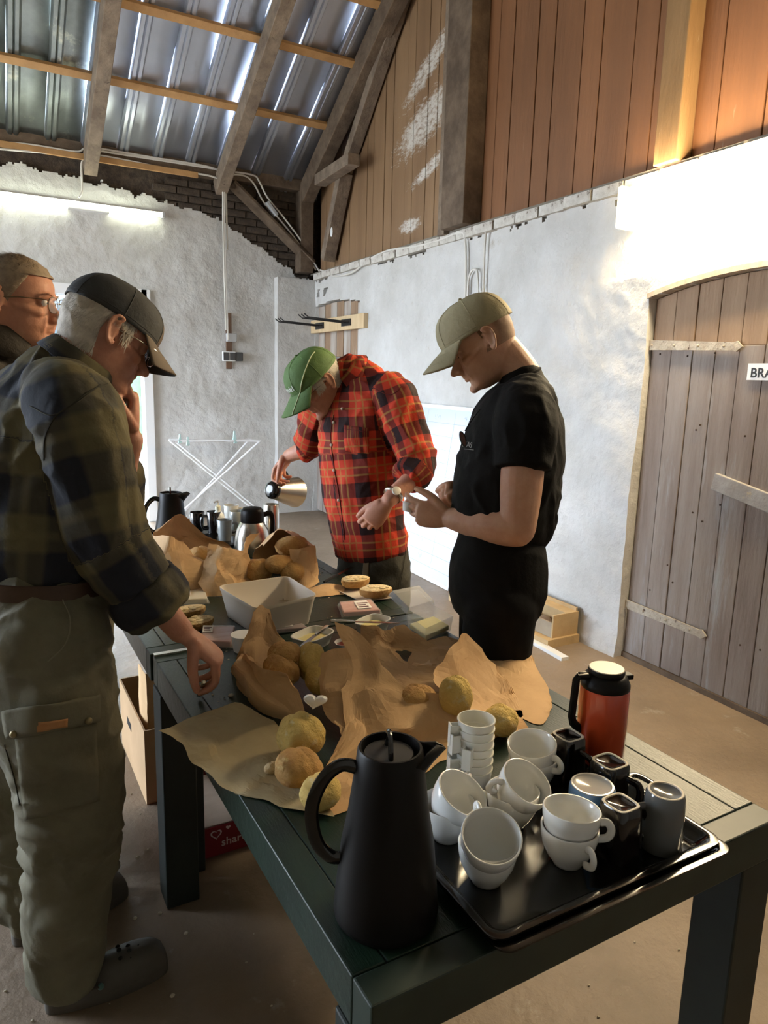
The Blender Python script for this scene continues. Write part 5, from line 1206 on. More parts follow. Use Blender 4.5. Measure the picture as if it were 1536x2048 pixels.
# ---------------------------------------------------------------- hand
def hand(mb,W,d,nrm,curls,s=1.0,thumb=(.55,.75,.35),tcurl=(.2,.3),left=1,spread=.06):
    """W wrist, d towards the knuckles, nrm out of the palm, left=+1/-1 puts the thumb at +/- lat; returns joint lists"""
    d=Vector(d).normalized(); nrm=Vector(nrm); nrm=(nrm-d*nrm.dot(d)).normalized(); lat=d.cross(nrm)*left; W=Vector(W); out=[]
    rcap(mb,[W-d*.03*s,W,W+d*.035*s,W+d*.070*s,W+d*.090*s],[(.027*s,.020*s),(.028*s,.0195*s),(.037*s,.0185*s),(.041*s,.0155*s),(.038*s,.0125*s)],side=lat,n=20)
    LEN=[(.044,.027,.022),(.048,.030,.023),(.044,.028,.023),(.034,.021,.020)]; OFF=[.029,.0098,-.0098,-.0285]; KN=[.088,.092,.088,.080]
    for i in range(4):
        p=W+d*KN[i]*s*.9+lat*OFF[i]*s; dd=(d+lat*spread*(1.5-i)).normalized(); pts=[p]; r=[.0102,.0094,.0088,.0078]
        a=0
        for k in range(3):
            a+=curls[i][k]; q=dd*math.cos(a)+nrm*math.sin(a); p=p+q*LEN[i][k]*s; pts.append(p)
        rcap(mb,pts,[x*s*(1 if i<3 else .88) for x in r],n=12,sub=3); out.append(pts)
    p=W+d*.022*s+lat*.026*s; t=(d*thumb[0]+lat*thumb[1]+nrm*thumb[2]).normalized(); ax=(d*1.0-lat*.55+nrm*.35).normalized(); pts=[p-t*.008*s]
    dirs=[t]; t2=(t+ax*tcurl[0]*1.6).normalized(); t3=(t2+ax*tcurl[1]*1.6).normalized()
    for l,q in ((.042,t),(.032,t2),(.026,t3)): p=p+q*l*s; pts.append(p)
    rcap(mb,pts,[.0150*s,.0125*s,.0108*s,.0088*s],n=12,sub=3); out.append(pts)
    return out
def nails(parent,fingers,nrm,mat,s=1.0):
    for pts in fingers:
        a,b=pts[-2],pts[-1]; t=(b-a).normalized(); n_=-(nrm-t*nrm.dot(t)).normalized(); c=a.lerp(b,.88)+n_*.0073*s; l=t.cross(n_); mb=MB()
        mb.grid([[c+t*(.0065*s*y)+l*(.0052*s*x)+n_*(.0012*(1-x*x)) for x in (-1,-.5,0,.5,1)] for y in (-1,-.3,.4,1)]); mb.build('fingernail',mat,parent,smooth=True,clean=False)
def collar(parent,c,n,f,rx,ry,h,mat,gap=.5,flare=1.25,point=.02,name='collar',t0=0):
    """shirt collar: strip around the neck, open at the front by gap radians; n up the neck, f forward"""
    n=Vector(n).normalized(); f=Vector(f); f=(f-n*f.dot(n)).normalized(); r=f.cross(n); rows=[]; N=40
    mb=MB()
    def P(a,k,v): return c+r*(rx*k*math.sin(a))+f*(ry*k*math.cos(a))+n*v
    A=[gap+(2*PI-2*gap)*i/N for i in range(N+1)]
    fr=[1-min(1,abs(math.sin((a)/2))*1.4) for a in A]
    rows=[[P(a,1.02,-.004) for a in A],[P(a,.98,h*.55) for a in A],[P(a,.99,h*.97) for a in A],[P(a,1.03,h) for a in A],[P(a,1.08,h*.9) for a in A],[P(a,1.14*flare**.5,h*.45-point*k) for a,k in zip(A,fr)],[P(a,1.2*flare**.7,h*.05-point*1.6*k) for a,k in zip(A,fr)]]
    rows=[[p+n*(.002*noise.noise(p*30)) for p in row] for row in rows]
    mb.grid(rows); me=mb.mesh(name); cloth_attr(me,[(tuple(c-n*.1),tuple(c+n*.1),rx*1.2,tuple(f))])
    return fin(me,name,mat,parent,smooth=True,solid=.0025,ang=180)
def glasses(parent,X,mat,lensmat,y=.100,z=-.004,w=.026,h=.019,name='spectacles'):
    root=link(bpy.data.objects.new(name,None)); root.parent=parent; root.location=Vector(X(Vector((0,y,z))))-wloc(parent)
    for s in (-1,1):
        c=Vector((s*.033,y,z)); pts=[]
        for k in range(25):
            a=2*PI*k/24; ca,sa=math.cos(a),math.sin(a); kk=1/((abs(ca)**3.2+abs(sa)**3.2)**(1/3.2)); pts.append(X(c+Vector((w*ca*kk,-.006*abs(ca*s if ca*s>0 else 0),h*sa*kk))))
        mb=MB(); mb.tube(pts,.0012,6,cap=False); mb.build('rim',mat,root,smooth=True)
        mb=MB(); mb.add(pts[:24],[tuple(range(24))]); mb.build('lens',lensmat,root,clean=False)
        mb=MB(); mb.tube([X(Vector((s*.058,y-.004,z+.010))),X(Vector((s*.072,y-.02,z+.011))),X(Vector((s*.0765,.03,z+.010))),X(Vector((s*.0775,-.01,z+.006))),X(Vector((s*.077,-.022,z-.012)))],.0014,6); mb.build('temple',mat,root,smooth=True)
    mb=MB(); mb.tube([X(Vector((-.008,y+.001,z+.006))),X(Vector((0,y+.004,z+.008))),X(Vector((.008,y+.001,z+.006)))],.0012,6); mb.build('bridge',mat,root,smooth=True)
    return root
LENS=M('spectacle_lens',(.85,.88,.95),rough=.03,alpha=.18,spec=1.0)
WIRE=M('spectacle_wire',(.10,.09,.08),rough=.3,metal=.8)
NAIL=M('fingernail',(.62,.40,.32),rough=.35)
def body(parent,mb,mat,voxel=.0034,sm=3):
    me=remesh(mb,'body',voxel,sm); return fin(me,'body',mat,parent,smooth=True,ang=180)
def garment(parent,mb,name,mat,voxel,sm,fold,bones=None,label=None,fstretch=(1,1,1),fs=14,seed=1,fine=.3):
    me=remesh(mb,name,voxel,sm)
    if bones: cloth_attr(me,bones)
    if fold: folds(me,fold,fs,seed,fstretch,fine)
    o=fin(me,name,mat,parent,smooth=True,ang=180)
    if label: o['label']=label
    return o
def bon(pts,R,ref): return [(tuple(a),tuple(b),R,tuple(ref)) for a,b in zip(pts,pts[1:])]
def croc(parent,heel,toe,mat,up=.0,label=None,strap=True):
    """clog: chunky outline lofted from the sole up, with holes on the toe and a heel strap"""
    h=Vector(heel); t=Vector(toe); f=(t-h); L=f.length; f.normalize(); r=Vector((f.y,-f.x,0)); root=link(bpy.data.objects.new('clog',None)); root.parent=parent; root.location=(h+t)/2-wloc(parent)
    def outline(k,z,y0=0,y1=1,wk=1.0,n=36,front=1.0):
        out=[]
        for j in range(n):
            a=2*PI*j/n; y=.5-.5*math.cos(a); side=1 if a<PI else -1
            w=(.030+.022*math.sin(PI*min(1,y*.62+.10)))*max(0,math.sin(a if a<PI else 2*PI-a))**.45
            yy=y0+(y1-y0)*y; out.append(h+f*(L*yy)+r*(side*w*k*wk)+Vector((0,0,z)))
        return out
    mb=MB(); mb.loft([outline(.97,.0),outline(1.02,.006),outline(1.04,.018),outline(1.02,.026),outline(.99,.030)]); mb.build('sole',mat,root,smooth=True,ang=50)
    mb=MB(); mb.loft([outline(1.0,.028,.0,1.0),outline(.99,.045,.02,.99),outline(.90,.062,.30,.965),outline(.74,.076,.40,.92),outline(.45,.086,.46,.84),outline(.12,.089,.52,.74)]); mb.build('upper',mat,root,smooth=True,ang=70)
    DK=M('clog_hole',(.006,.006,.005),rough=.8)
    for i,(u,v) in enumerate(((.60,-.5),(.60,0),(.60,.5),(.68,-.62),(.68,-.22),(.68,.22),(.68,.62),(.76,-.5),(.76,0),(.76,.5),(.84,-.35),(.84,.3))):
        zz=.0935-.045*max(0.,(u-.62))**1.1*2.0-.030*abs(v)**2.0; c=h+f*(L*u)+r*(v*.042)+Vector((0,0,zz)); mb=MB(); mb.sphere(c,(.006,.0045,.006),8,6); mb.build('vent_hole',DK,root,smooth=True)
    if strap:
        mb=MB(); mb.tube(cat([h+f*(L*.42)+r*.052+Vector((0,0,.058)),h+f*(L*.15)+r*.046+Vector((0,0,.066)),h-f*.012+Vector((0,0,.072)),h+f*(L*.15)-r*.046+Vector((0,0,.066)),h+f*(L*.42)-r*.052+Vector((0,0,.058))],6),.003,8,flat=3,up=(0,0,1)); mb.build('heel_strap',mat,root,smooth=True)
        for s in (-1,1): mb=MB(); mb.sphere(h+f*(L*.42)+r*(s*.054)+Vector((0,0,.056)),.008,12,8); mb.build('rivet',M('teal_rivet',(.10,.22,.20),rough=.4),root,smooth=True)
    return root
def shoe(parent,heel,toe,mat):
    h=Vector(heel); t=Vector(toe); f=(t-h); L=f.length; f.normalize(); r=Vector((f.y,-f.x,0)); mb=MB()
    rcap(mb,[h+f*.03+Vector((0,0,.042)),h+f*L*.5+Vector((0,0,.040)),h+f*(L-.04)+Vector((0,0,.030))],[(.034,.040),(.042,.038),(.040,.028)],side=r,n=20); rcap(mb,[h+f*.05+Vector((0,0,.06)),h+f*.06+Vector((0,0,.11))],[.04,.04])
    for i,v in enumerate(mb.v):
        if v[2]<.002: mb.v[i]=(v[0],v[1],.002)
    return mb.build('shoe',mat,parent,smooth=True,ang=180)
from mathutils.bvhtree import BVHTree
def hdg(a): f=Vector((math.sin(R_(a)),math.cos(R_(a)),0)); return f,Vector((f.y,-f.x,0))
def bvh_of(o):
    me=o.data; L=wloc(o); return BVHTree.FromPolygons([tuple(v.co+L) for v in me.vertices],[tuple(p.vertices) for p in me.polygons])
def surf(b,x,y,off=.002):
    d=ray(x,y).normalized(); h=b.ray_cast(O,d)
    return None if h[0] is None else h[0]+h[1]*off*(1 if h[1].dot(d)<0 else -1)
def surf_patch(b,quad,n,mm,off,name,mat,parent,solid=.0015):
    """quad: four photo pixels; a patch of cloth lying on a garment"""
    a,b2,c,d=[Vector((q[0],q[1],0)) for q in quad]; rows=[]
    for i in range(mm+1):
        row=[]
        for j in range(n+1):
            p=a.lerp(b2,j/n).lerp(d.lerp(c,j/n),i/mm); s_=surf(b,p.x,p.y,off)
            if s_ is None: return None
            row.append(s_)
        rows.append(row)
    mb=MB(); mb.grid(rows); return mb.build(name,mat,parent,smooth=True,clean=False,solid=solid,ang=180)
def surf_line(b,pix,off,r,name,mat,parent,n=6):
    P=[surf(b,p.x,p.y,off) for p in cat([(x,y,0) for x,y in pix],n)]; P=[p for p in P if p is not None]
    if len(P)<2: return
    mb=MB(); mb.tube(P,r,5); return mb.build(name,mat,parent,smooth=True)
SK_OLD=skin('ruddy_skin',(.55,.275,.185),(.45,.20,.13)); SK_TAN=skin('tanned_skin',(.60,.345,.225),(.52,.275,.17))
GREYH=M('grey_white_hair',(.62,.56,.47),(.46,.41,.34),rough=.7,scale=60)
# ================================================================ A: plaid olive shirt, cargo trousers
A=thing('person','man in dark cap and olive plaid shirt leaning over the table','person',(.13,1.82,0))
FA,RA_=hdg(65)
hcA=PD(217,668,1.72); XA,rA,fA,uA=head_frame(hcA,78,28,0,1.08)
nb=PD(135,735,1.70); 
mb=MB(); head_prims(mb,XA)
rcap(mb,[PD(105,800,1.70),nb,XA(Vector((0,-.030,-.055))),XA(Vector((0,-.022,-.01)))],[(.09,.08),(.062,.060),(.058,.062),(.05,.055)],side=RA_)
tors=[PD(75,1230,1.70),PD(72,1130,1.70),PD(75,1000,1.70),PD(90,890,1.70),PD(108,810,1.70)]
rcap(mb,tors,[(.14,.11),(.14,.11),(.15,.11),(.16,.11),(.14,.09)],side=RA_)
shA=PD(152,828,1.54); elA=PD(222,1085,1.60); wrA=PD(362,1262,1.70); tipA=PZ(424,1362,.772)
rcap(mb,[shA,elA,wrA],[.048,.042,.030])
knA=PD(437,1318,1.735); dA=(knA-wrA)
finA=hand(mb,wrA+dA.normalized()*.02,dA,Vector((-.35,.25,-.9)),[(.75,.75,.45),(.85,.8,.5),(.9,.85,.5),(.9,.85,.5)],1.06,thumb=(.60,.45,.75),tcurl=(.25,.25),left=-1)
shL=PD(35,850,1.88); elL=PD(205,1010,1.94); wrL=PD(262,878,1.82)
rcap(mb,[shL,elL,wrL],[.048,.045,.031])
finL=hand(mb,wrL+Vector((0,0,.015)),Vector((.10,-.05,1)),Vector((-.9,.15,.15)),[(.5,1.0,.9),(1.25,1.5,.9),(1.35,1.5,.9),(1.4,1.5,.9)],1.05,thumb=(.8,.45,.5),tcurl=(.3,.2),left=1)
body(A,mb,SK_OLD)
PLA=plaid('olive_navy_plaid',(.115,.098,.052),(.020,.022,.030),(.16,.135,.07),.165,dk=.60,wid=(.22,.66),lines=((.90,.94),),soft=.07,lk=.35)
mb=MB(); rcap(mb,[PD(72,1165,1.70),PD(70,1100,1.70),PD(72,1000,1.70),PD(88,890,1.70),PD(112,810,1.70),PD(122,762,1.70),PD(138,728,1.70)],[(.172,.140),(.190,.158),(.195,.152),(.205,.148),(.190,.128),(.13,.092),(.078,.074)],side=RA_,n=28,e=(.1,.9))
rcap(mb,[PD(118,790,1.62),shA,PD(185,950,1.55),elA,PD(290,1185,1.645)],[.082,.092,.083,.082,.072],n=22,e=(.9,.1))
rcap(mb,[PD(60,800,1.8),shL,elL,PD(235,950,1.90)],[.09,.088,.08,.064],n=22)
bonA=bon([PD(72,1190,1.70),PD(90,890,1.70),PD(125,760,1.70)],.17,-FA)+bon([PD(135,800,1.58),elA,PD(300,1200,1.65)],.085,(RA_*-1))+bon([shL,elL],.085,-RA_)
oA=garment(A,mb,'shirt',PLA,.006,4,.0095,bonA,'olive and navy plaid shirt with rolled sleeves',fs=11,seed=3,fstretch=(1,1,.75))
# rolled cuff
cd=(wrA-elA).normalized(); c1=PD(302,1198,1.65); mb=MB()
rcap(mb,[c1-cd*.045,c1,c1+cd*.035],[.084,.090,.080],n=24,e=(.1,.1)); me=remesh(mb,'rolled_cuff',.006,2); cloth_attr(me,bon([c1-cd*.1,c1+cd*.1],.07,RA_)); folds(me,.005,18,5)
fin(me,'rolled_cuff',PLA,A,smooth=True,ang=180)
collar(A,PD(150,742,1.70),(hcA-nb).normalized()+Vector((0,0,.35)),FA,.078,.078,.045,PLA,gap=.5,flare=1.1,point=.03)
bA=bvh_of(oA); SEAM=M('dark_seam',(.03,.028,.018),rough=.9)
surf_line(bA,[(200,770),(160,800),(115,830),(92,870),(88,920)],.001,.0016,'shoulder_seam',SEAM,A)
surf_line(bA,[(60,812),(110,830),(180,782),(215,768)],.001,.0014,'yoke_seam',SEAM,A)
# trousers
TRO=M('khaki_green_cotton',(.165,.150,.095),(.125,.112,.070),rough=.85,scale=9,bump=.2,bscale=70)
anR=Vector((.105,1.690,.11)); anF=Vector((.045,1.965,.11)); hipR=PY(95,1280,1.70); hipF=PY(62,1280,1.92)
mb=MB(); rcap(mb,[PD(74,1270,1.70),PD(72,1215,1.70),PD(71,1160,1.70)],[(.175,.155),(.182,.155),(.172,.143)],side=RA_,n=28)
kR=PY(142,1580,1.68); kF=PY(45,1600,1.92)
rcap(mb,[hipR,PY(112,1420,1.685),kR,anR.lerp(kR,.45)+FA*.0,anR-Vector((0,0,.03))],[.128,.128,.112,.098,.086],n=24,e=(.9,.1))
rcap(mb,[hipF,hipF.lerp(kF,.5),kF,anF.lerp(kF,.45),anF-Vector((0,0,.03))],[.125,.122,.108,.095,.085],n=24,e=(.9,.1))
oT=garment(A,mb,'trousers',TRO,.0065,4,.013,None,'baggy khaki green cargo trousers',fs=9,seed=8,fstretch=(1,1,1.25),fine=.35)
bT=bvh_of(oT)
LEATH=M('tan_leather_patch',(.42,.20,.07),(.36,.16,.055),rough=.6,scale=20)
flap=surf_patch(bT,[(12,1418),(192,1390),(194,1440),(20,1476)],24,8,.011,'pocket_flap',TRO,A,solid=.004)
surf_patch(bT,[(32,1470),(190,1445),(196,1600),(52,1640)],20,16,.004,'cargo_pocket',TRO,A,solid=.003)
surf_patch(bT,[(80,1437),(131,1431),(132,1448),(80,1455)],8,4,.019,'leather_patch',LEATH,A,solid=.001)
for (x,y) in ((38,1462),(172,1437)):
    p=surf(bT,x,y,.015)
    if p: mb=MB(); mb.sphere(p,.008,12,8); mb.build('stud',M('brass_stud',(.25,.2,.1),rough=.4,metal=.8),A,smooth=True)
surf_line(bT,[(125,1200),(140,1240),(130,1290),(95,1322)],.002,.0018,'pocket_piping',M('pale_piping',(.20,.18,.12),rough=.8),A)
surf_line(bT,[(10,1490),(30,1560),(40,1610)],.001,.0014,'side_seam',SEAM,A)
# belt
LB=M('brown_leather_belt',(.075,.040,.022),(.055,.028,.015),rough=.5,scale=14)
bc=PD(70,1152,1.70); mb=MB(); rr_=[]
for z,k in ((-.019,1.0),(-.019,1.02),(.019,1.02),(.019,1.0)): rr_.append([bc+RA_*(.190*k*math.cos(a))+FA*(.160*k*math.sin(a))+Vector((0,0,z-.012*math.sin(a))) for a in np.linspace(0,2*PI,48,endpoint=False)])
mb.loft(rr_,cap0=False,cap1=False); be=mb.build('belt',LB,A,smooth=True,ang=50)
bB=bvh_of(be); surf_patch(bB,[(66,1140),(88,1146),(86,1196),(66,1190)],3,6,.004,'belt_loop',TRO,A,solid=.004)
CROC=M('grey_clog_foam',(.10,.088,.072),(.082,.072,.058),rough=.6,scale=7)
croc(A,(.045,1.690,0),(.340,1.690,0),CROC); croc(A,(-.015,1.955,0),(.295,2.02,0),CROC)
# cap, hair, spectacles
CAPA=M('dark_cap_cotton',(.040,.042,.042),(.030,.031,.032),rough=.8,scale=9,bump=.15,bscale=80); CAPV=M('brown_cap_visor',(.115,.080,.050),(.09,.06,.038),rough=.75,scale=9)
hair_patch(XA,1.25,2*PI-1.25,lambda t:float(np.interp(min(t,2*PI-t),[1.05,1.42,1.48,1.92,1.98,3.2],[-.020,-.012,.022,.022,-.066,-.074])),lambda t:.026+.022*max(0,-math.cos(t)),.008,3,2600,.022,GREYH,A,sag=.8)
cap(XA,A,CAPA,CAPV,M('black_lining',(.012,.011,.010),rough=.9),tilt=-4,z0=.026,rx=.086,ry=.110,hh=.090,vl=.072,panel=CAPV,vdrop=.024,vcurve=.034)
glasses(A,XA,M('steel_spectacle',(.6,.6,.58),rough=.25,metal=1),LENS,y=.103)
for s_ in (-1,1):
    mb=MB(); r0=random.Random(5)
    for k in range(70):
        u=r0.random(); p=Vector((s_*(.016+.036*u),.092-.018*u*u,.018+.004*math.sin(3*u)+r0.uniform(-.003,.003))); q=p+Vector((s_*.007,.004,r0.uniform(-.002,.005))); mb.add([XA(p-Vector((0,0,.0006))),XA(p+Vector((0,0,.0006))),XA(q)],[(0,1,2)])
    mb.build('eyebrow',GREYH,A,clean=False)
nails(A,finA[:4],Vector((-.35,.25,-.9)),NAIL,1.05)
kp=finA[0][-1]; knife('small knife held in the hand of the plaid-shirted man',finA[0][-2]+Vector((-.01,0,.02)),PZ(398,1394,TZ+.004),.016,frac=.5)
# ================================================================ C: black T-shirt, khaki cap
C=thing('person','man in khaki cap and black T-shirt opening a small white pot','person',(1.42,1.72,0))
FC,RC_=hdg(303)
hcC=PD(962,684,2.19); XC,rC,fC,uC=head_frame(hcC,305,33,0,1.08)
mb=MB(); head_prims(mb,XC,jaw=1.05)
nbC=PD(1040,752,2.20)
rcap(mb,[PD(1048,800,2.20),nbC,XC(Vector((0,-.036,-.060))),XC(Vector((0,-.024,-.01)))],[(.09,.08),(.066,.064),(.060,.062),(.05,.055)],side=RC_)
torC=[PD(1000,1150,2.2),PD(1008,1000,2.2),PD(1022,910,2.2),PD(1035,835,2.2)]
rcap(mb,torC,[(.13,.11),(.14,.12),(.15,.115),(.14,.09)],side=RC_)
shC=PD(1035,835,2.2)-RC_*.178+Vector((0,0,-.012)); elC=PD(1036,1058,2.02); wrC=PD(905,1037,2.17)
rcap(mb,[shC,shC.lerp(elC,.55),elC],[.062,.062,.050]); rcap(mb,[elC,elC.lerp(wrC,.32),elC.lerp(wrC,.7),wrC],[.052,.056,.046,.034])
dC=PD(850,1028,2.20)-wrC
finC=hand(mb,wrC+dC.normalized()*.012,dC,RC_+Vector((-.2,0,.1)),[(.35,.45,.3),(.45,.5,.3),(.55,.6,.35),(.65,.7,.4)],1.06,thumb=(.75,.55,.15),tcurl=(.25,.15),left=(1 if dC.cross(RC_).z>0 else -1))
shCR=PD(1035,835,2.2)+RC_*.178; elCR=PD(1030,1050,2.40); wrCR=PD(930,975,2.33)
rcap(mb,[shCR,elCR,wrCR],[.058,.052,.034])
dCR=PD(885,975,2.28)-wrCR
finCR=hand(mb,wrCR,dCR,Vector((-.2,-.5,-.8)),[(1.0,1.0,.6),(1.1,1.1,.6),(1.15,1.1,.6),(1.2,1.1,.6)],1.04,thumb=(.85,.35,.5),tcurl=(.3,.3),left=(1 if dCR.cross(Vector((-.2,-.5,-.8))).dot(-RC_)>0 else -1))
body(C,mb,SK_TAN)
BTEE=M('black_cotton',(.006,.0055,.005),(.009,.008,.0075),rough=.8,scale=9,bump=.15,bscale=90,spec=.15)
BTRO=M('black_jersey',(.006,.0055,.0055),(.008,.0075,.007),rough=.8,scale=9,bump=.1,bscale=90,spec=.15)
mb=MB(); rcap(mb,[PD(1000,1070,2.2),PD(1006,1040,2.2),PD(1010,990,2.2),PD(1022,910,2.2),PD(1036,835,2.2),PD(1048,785,2.2),PD(1046,765,2.2)],[(.165,.138),(.178,.156),(.184,.162),(.200,.156),(.190,.132),(.125,.090),(.082,.072)],side=RC_,n=28,e=(.25,.9))
hemC=shC.lerp(elC,.40)
rcap(mb,[PD(1045,800,2.2)-RC_*.10,shC,hemC],[.080,.088,.080],n=22,e=(.9,.08)); rcap(mb,[PD(1045,800,2.2)+RC_*.10,shCR,shCR.lerp(elCR,.40)],[.080,.086,.078],n=22,e=(.9,.08))
oC=garment(C,mb,'t_shirt',BTEE,.006,4,.007,None,'black short-sleeved T-shirt',fs=10,seed=13)
mb=MB(); rcap(mb,[PD(1000,1075,2.2),PD(998,1120,2.2),PD(996,1180,2.2)],[(.158,.132),(.175,.146),(.178,.150)],side=RC_,n=28)
hc0=PD(996,1190,2.2)
for s_ in (-1,1):
    hp_=hc0+RC_*(s_*.085); fl_=Vector((hp_.x+.02,hp_.y-.01,.06)); rcap(mb,[hp_,hp_.lerp(fl_,.45)+FC*.02,fl_],[.108,.090,.070],n=22)
oP=garment(C,mb,'trousers',BTRO,.008,4,.005,None,'black jersey trousers',fs=9,seed=15)
for s_ in (-1,1):
    hp_=hc0+RC_*(s_*.085); f_=Vector((hp_.x+.02,hp_.y-.01,0)); shoe(C,f_-FC*.09,f_+FC*.19,BLACKM)
bC=bvh_of(oC); PRI=M('pale_shirt_print',(.42,.40,.37),rough=.7)
def surf_text(b,txt,size,x,y,ex,ey,off,name,mat,parent):
    # lettering laid on a curved garment
    t=text_mb(txt,size,Matrix.Identity(4),0.0,.0)
    out=[]
    for v in t.v:
        p=surf(b,x+ex[0]*v[0]+ey[0]*v[1],y+ex[1]*v[0]+ey[1]*v[1],off); out.append(p)
    if any(p is None for p in out): return
    t.v=[tuple(p) for p in out]; return t.build(name,mat,parent,clean=False)
surf_text(bC,'IZAS',1,925,893,(9.5,1.5),(3,-15),.002,'chest_lettering',PRI,C)
surf_line(bC,[(929,898),(948,900)],.0015,.0007,'chest_print',PRI,C,n=4)
# neckband
nn_=((hcC-nbC).normalized()*.7+Vector((0,0,.7))).normalized(); ff_=(FC-nn_*FC.dot(nn_)).normalized(); rr2=ff_.cross(nn_); cc_=PD(1034,758,2.2)
mb=MB(); mb.tube([cc_+rr2*(.075*math.sin(a))+ff_*(.071*math.cos(a)) for a in np.linspace(0,2*PI,41)],.006,8,cap=False,flat=1.6); mb.build('neckband',BTEE,C,smooth=True)
# sunglasses hanging in the neckline
sp=surf(bC,938,850,.012); q=surf(bC,930,880,.02)
if sp and q:
    sg=link(bpy.data.objects.new('hanging_sunglasses',None)); sg.parent=C; sg.location=sp-wloc(C)
    for (x0,y0,x1,y1) in ((955,820,926,862),(948,815,920,885)):
        a_=PD(x0,y0,2.06+.0); 
    mb=MB(); mb.tube(cat([PY(960,818,surf(bC,960,822,.006).y if surf(bC,960,822,.006) else sp.y),PD(942,842,2.10),PD(930,862,2.10)],5),.0022,6); mb.build('temple',BLACKG,sg,smooth=True)
    c_=PD(926,878,2.10); mb=MB(); lp=[c_+CR*(.008*math.cos(a)-.006*math.sin(a))+CU*(.022*math.sin(a)) for a in np.linspace(0,2*PI,20,endpoint=False)]; mb.tube(lp+[lp[0]],.0018,6,cap=False); mb.build('rim',BLACKG,sg,smooth=True)
    mb=MB(); mb.add(lp,[tuple(range(20))]); mb.build('lens',M('brown_lens',(.10,.03,.025),rough=.1),sg,clean=False)
CAPC=M('khaki_cap_cotton',(.36,.31,.18),(.30,.255,.145),rough=.8,scale=8,bump=.3,bscale=40)
cap(XC,C,CAPC,CAPC,CAPC,tilt=2,z0=.028,rx=.086,ry=.110,hh=.100,vl=.080,seed=9,vdrop=.030,vcurve=.026)
hair_patch(XC,1.5,2*PI-1.5,lambda t:-.035,lambda t:.028,.0015,4,900,.006,M('cropped_hair',(.34,.21,.13),(.28,.16,.10),rough=.7,scale=60),C,sag=.5,width=.0005)
for s_ in (-1,1):
    mb=MB(); mb.tube([XC(Vector((s_*(.033+.012*t),.0805-.004*t*t-.001,-.004-.0025*(1-t*t)))) for t in np.linspace(-1,1,9)],.0011,5); mb.build('eyelash',M('dark_lash',(.05,.03,.02),rough=.8),C)
nails(C,finCR[4:],Vector((-.2,-.5,-.8)),NAIL,1.0)
# small white pot in his hand
p0=finC[1][-1].lerp(finC[4][-1],.5); pc=PD(818,1016,p0.dot(CW)-O.dot(CW)); mb=MB()
pot=thing('small_pot','small white plastic pot held by the black T-shirt man','pot',tuple(pc))
tl_=Matrix.Rotation(.25,3,'Y'); 
for nm,pr,mt_ in (('tub',[(0,-.012),(.018,-.012),(.024,.014),(.027,.015),(.027,.017),(.023,.016),(.017,-.009),(0,-.009)],WHITEP),('spread',[(.020,.004),(0,.006)],M('pale_spread',(.7,.66,.55),rough=.4))):
    mb=MB(); mb.lathe(pr,32); mb.v=[tuple(tl_@Vector(v)) for v in mb.v]; part(pot,mb,nm,mt_)
# ================================================================ B: red plaid shirt, green cap
B=thing('person','man in green cap and red plaid shirt bending to pour','person',(1.50,2.72,0))
FB,RB_=hdg(255)
hcB=PD(636,766,2.93); XB,rB,fB,uB=head_frame(hcB,275,42,0,1.06)
nbB=PD(688,752,2.97)
mb=MB(); head_prims(mb,XB)
rcap(mb,[PD(712,790,2.98),nbB,XB(Vector((0,-.036,-.055))),XB(Vector((0,-.024,-.01)))],[(.09,.08),(.064,.062),(.058,.062),(.05,.055)],side=RB_)
rcap(mb,[PD(745,1120,3.08),PD(735,1000,3.05),PD(722,860,3.0),PD(716,790,2.98)],[(.13,.10),(.14,.11),(.15,.11),(.13,.09)],side=RB_)
shB=PD(788,795,2.86); elB=PD(836,928,2.82); wrB=PD(778,1000,2.72)
rcap(mb,[shB,elB,wrB],[.05,.044,.030])
dB=PD(735,1052,2.74)-wrB
finB=hand(mb,wrB+dB.normalized()*.015,dB,Vector((.35,.8,-.25)),[(.5,.7,.4),(.55,.75,.4),(.6,.8,.4),(.65,.8,.4)],1.03,thumb=(.85,.4,.3),tcurl=(.2,.2),left=(1 if dB.cross(Vector((.35,.8,-.25))).dot(Vector((-1,-.3,.4)))>0 else -1))
CD=(CYL-O).dot(CW)     # distance of the slim flask
shBR=PD(640,815,3.10); elBR=PD(618,888,CD-.12); wrBR=PD(578,912,CD-.04)
rcap(mb,[shBR,elBR,wrBR],[.05,.043,.031])
dBR=PD(556,940,CD)-wrBR
finBR=hand(mb,wrBR,dBR,Vector((-.2,.2,-1)),[(.6,1.1,.6),(.65,1.15,.6),(.7,1.15,.6),(.75,1.15,.6)],1.06,thumb=(.7,.4,.65),tcurl=(.3,.3),left=(1 if dBR.cross(Vector((-.2,.2,-1))).dot(-CR)>0 else -1))
body(B,mb,SK_OLD)
PLB=plaid('red_black_plaid',(.50,.045,.020),(.022,.010,.010),(.30,.20,.05),.155,dk=.72,wid=(.30,.66),lines=((.06,.085),(.86,.885)),soft=.02,lk=.55)
mb=MB(); rcap(mb,[PD(742,1102,3.08),PD(739,1080,3.07),PD(728,1010,3.05),PD(722,930,3.03),PD(720,850,3.0),PD(718,790,2.98),PD(708,755,2.97),PD(694,745,2.96)],[(.172,.138),(.175,.142),(.180,.150),(.190,.155),(.200,.148),(.182,.122),(.12,.088),(.078,.072)],side=RB_,n=28,e=(.12,.9))
rcap(mb,[PD(752,790,2.92),shB,shB.lerp(elB,.55),elB,elB.lerp(wrB,.40)],[.08,.088,.080,.076,.066],n=22,e=(.9,.1))
rcap(mb,[PD(670,800,3.05),shBR,elBR,elBR.lerp(wrBR,.25)],[.08,.078,.066,.060],n=22,e=(.9,.1))
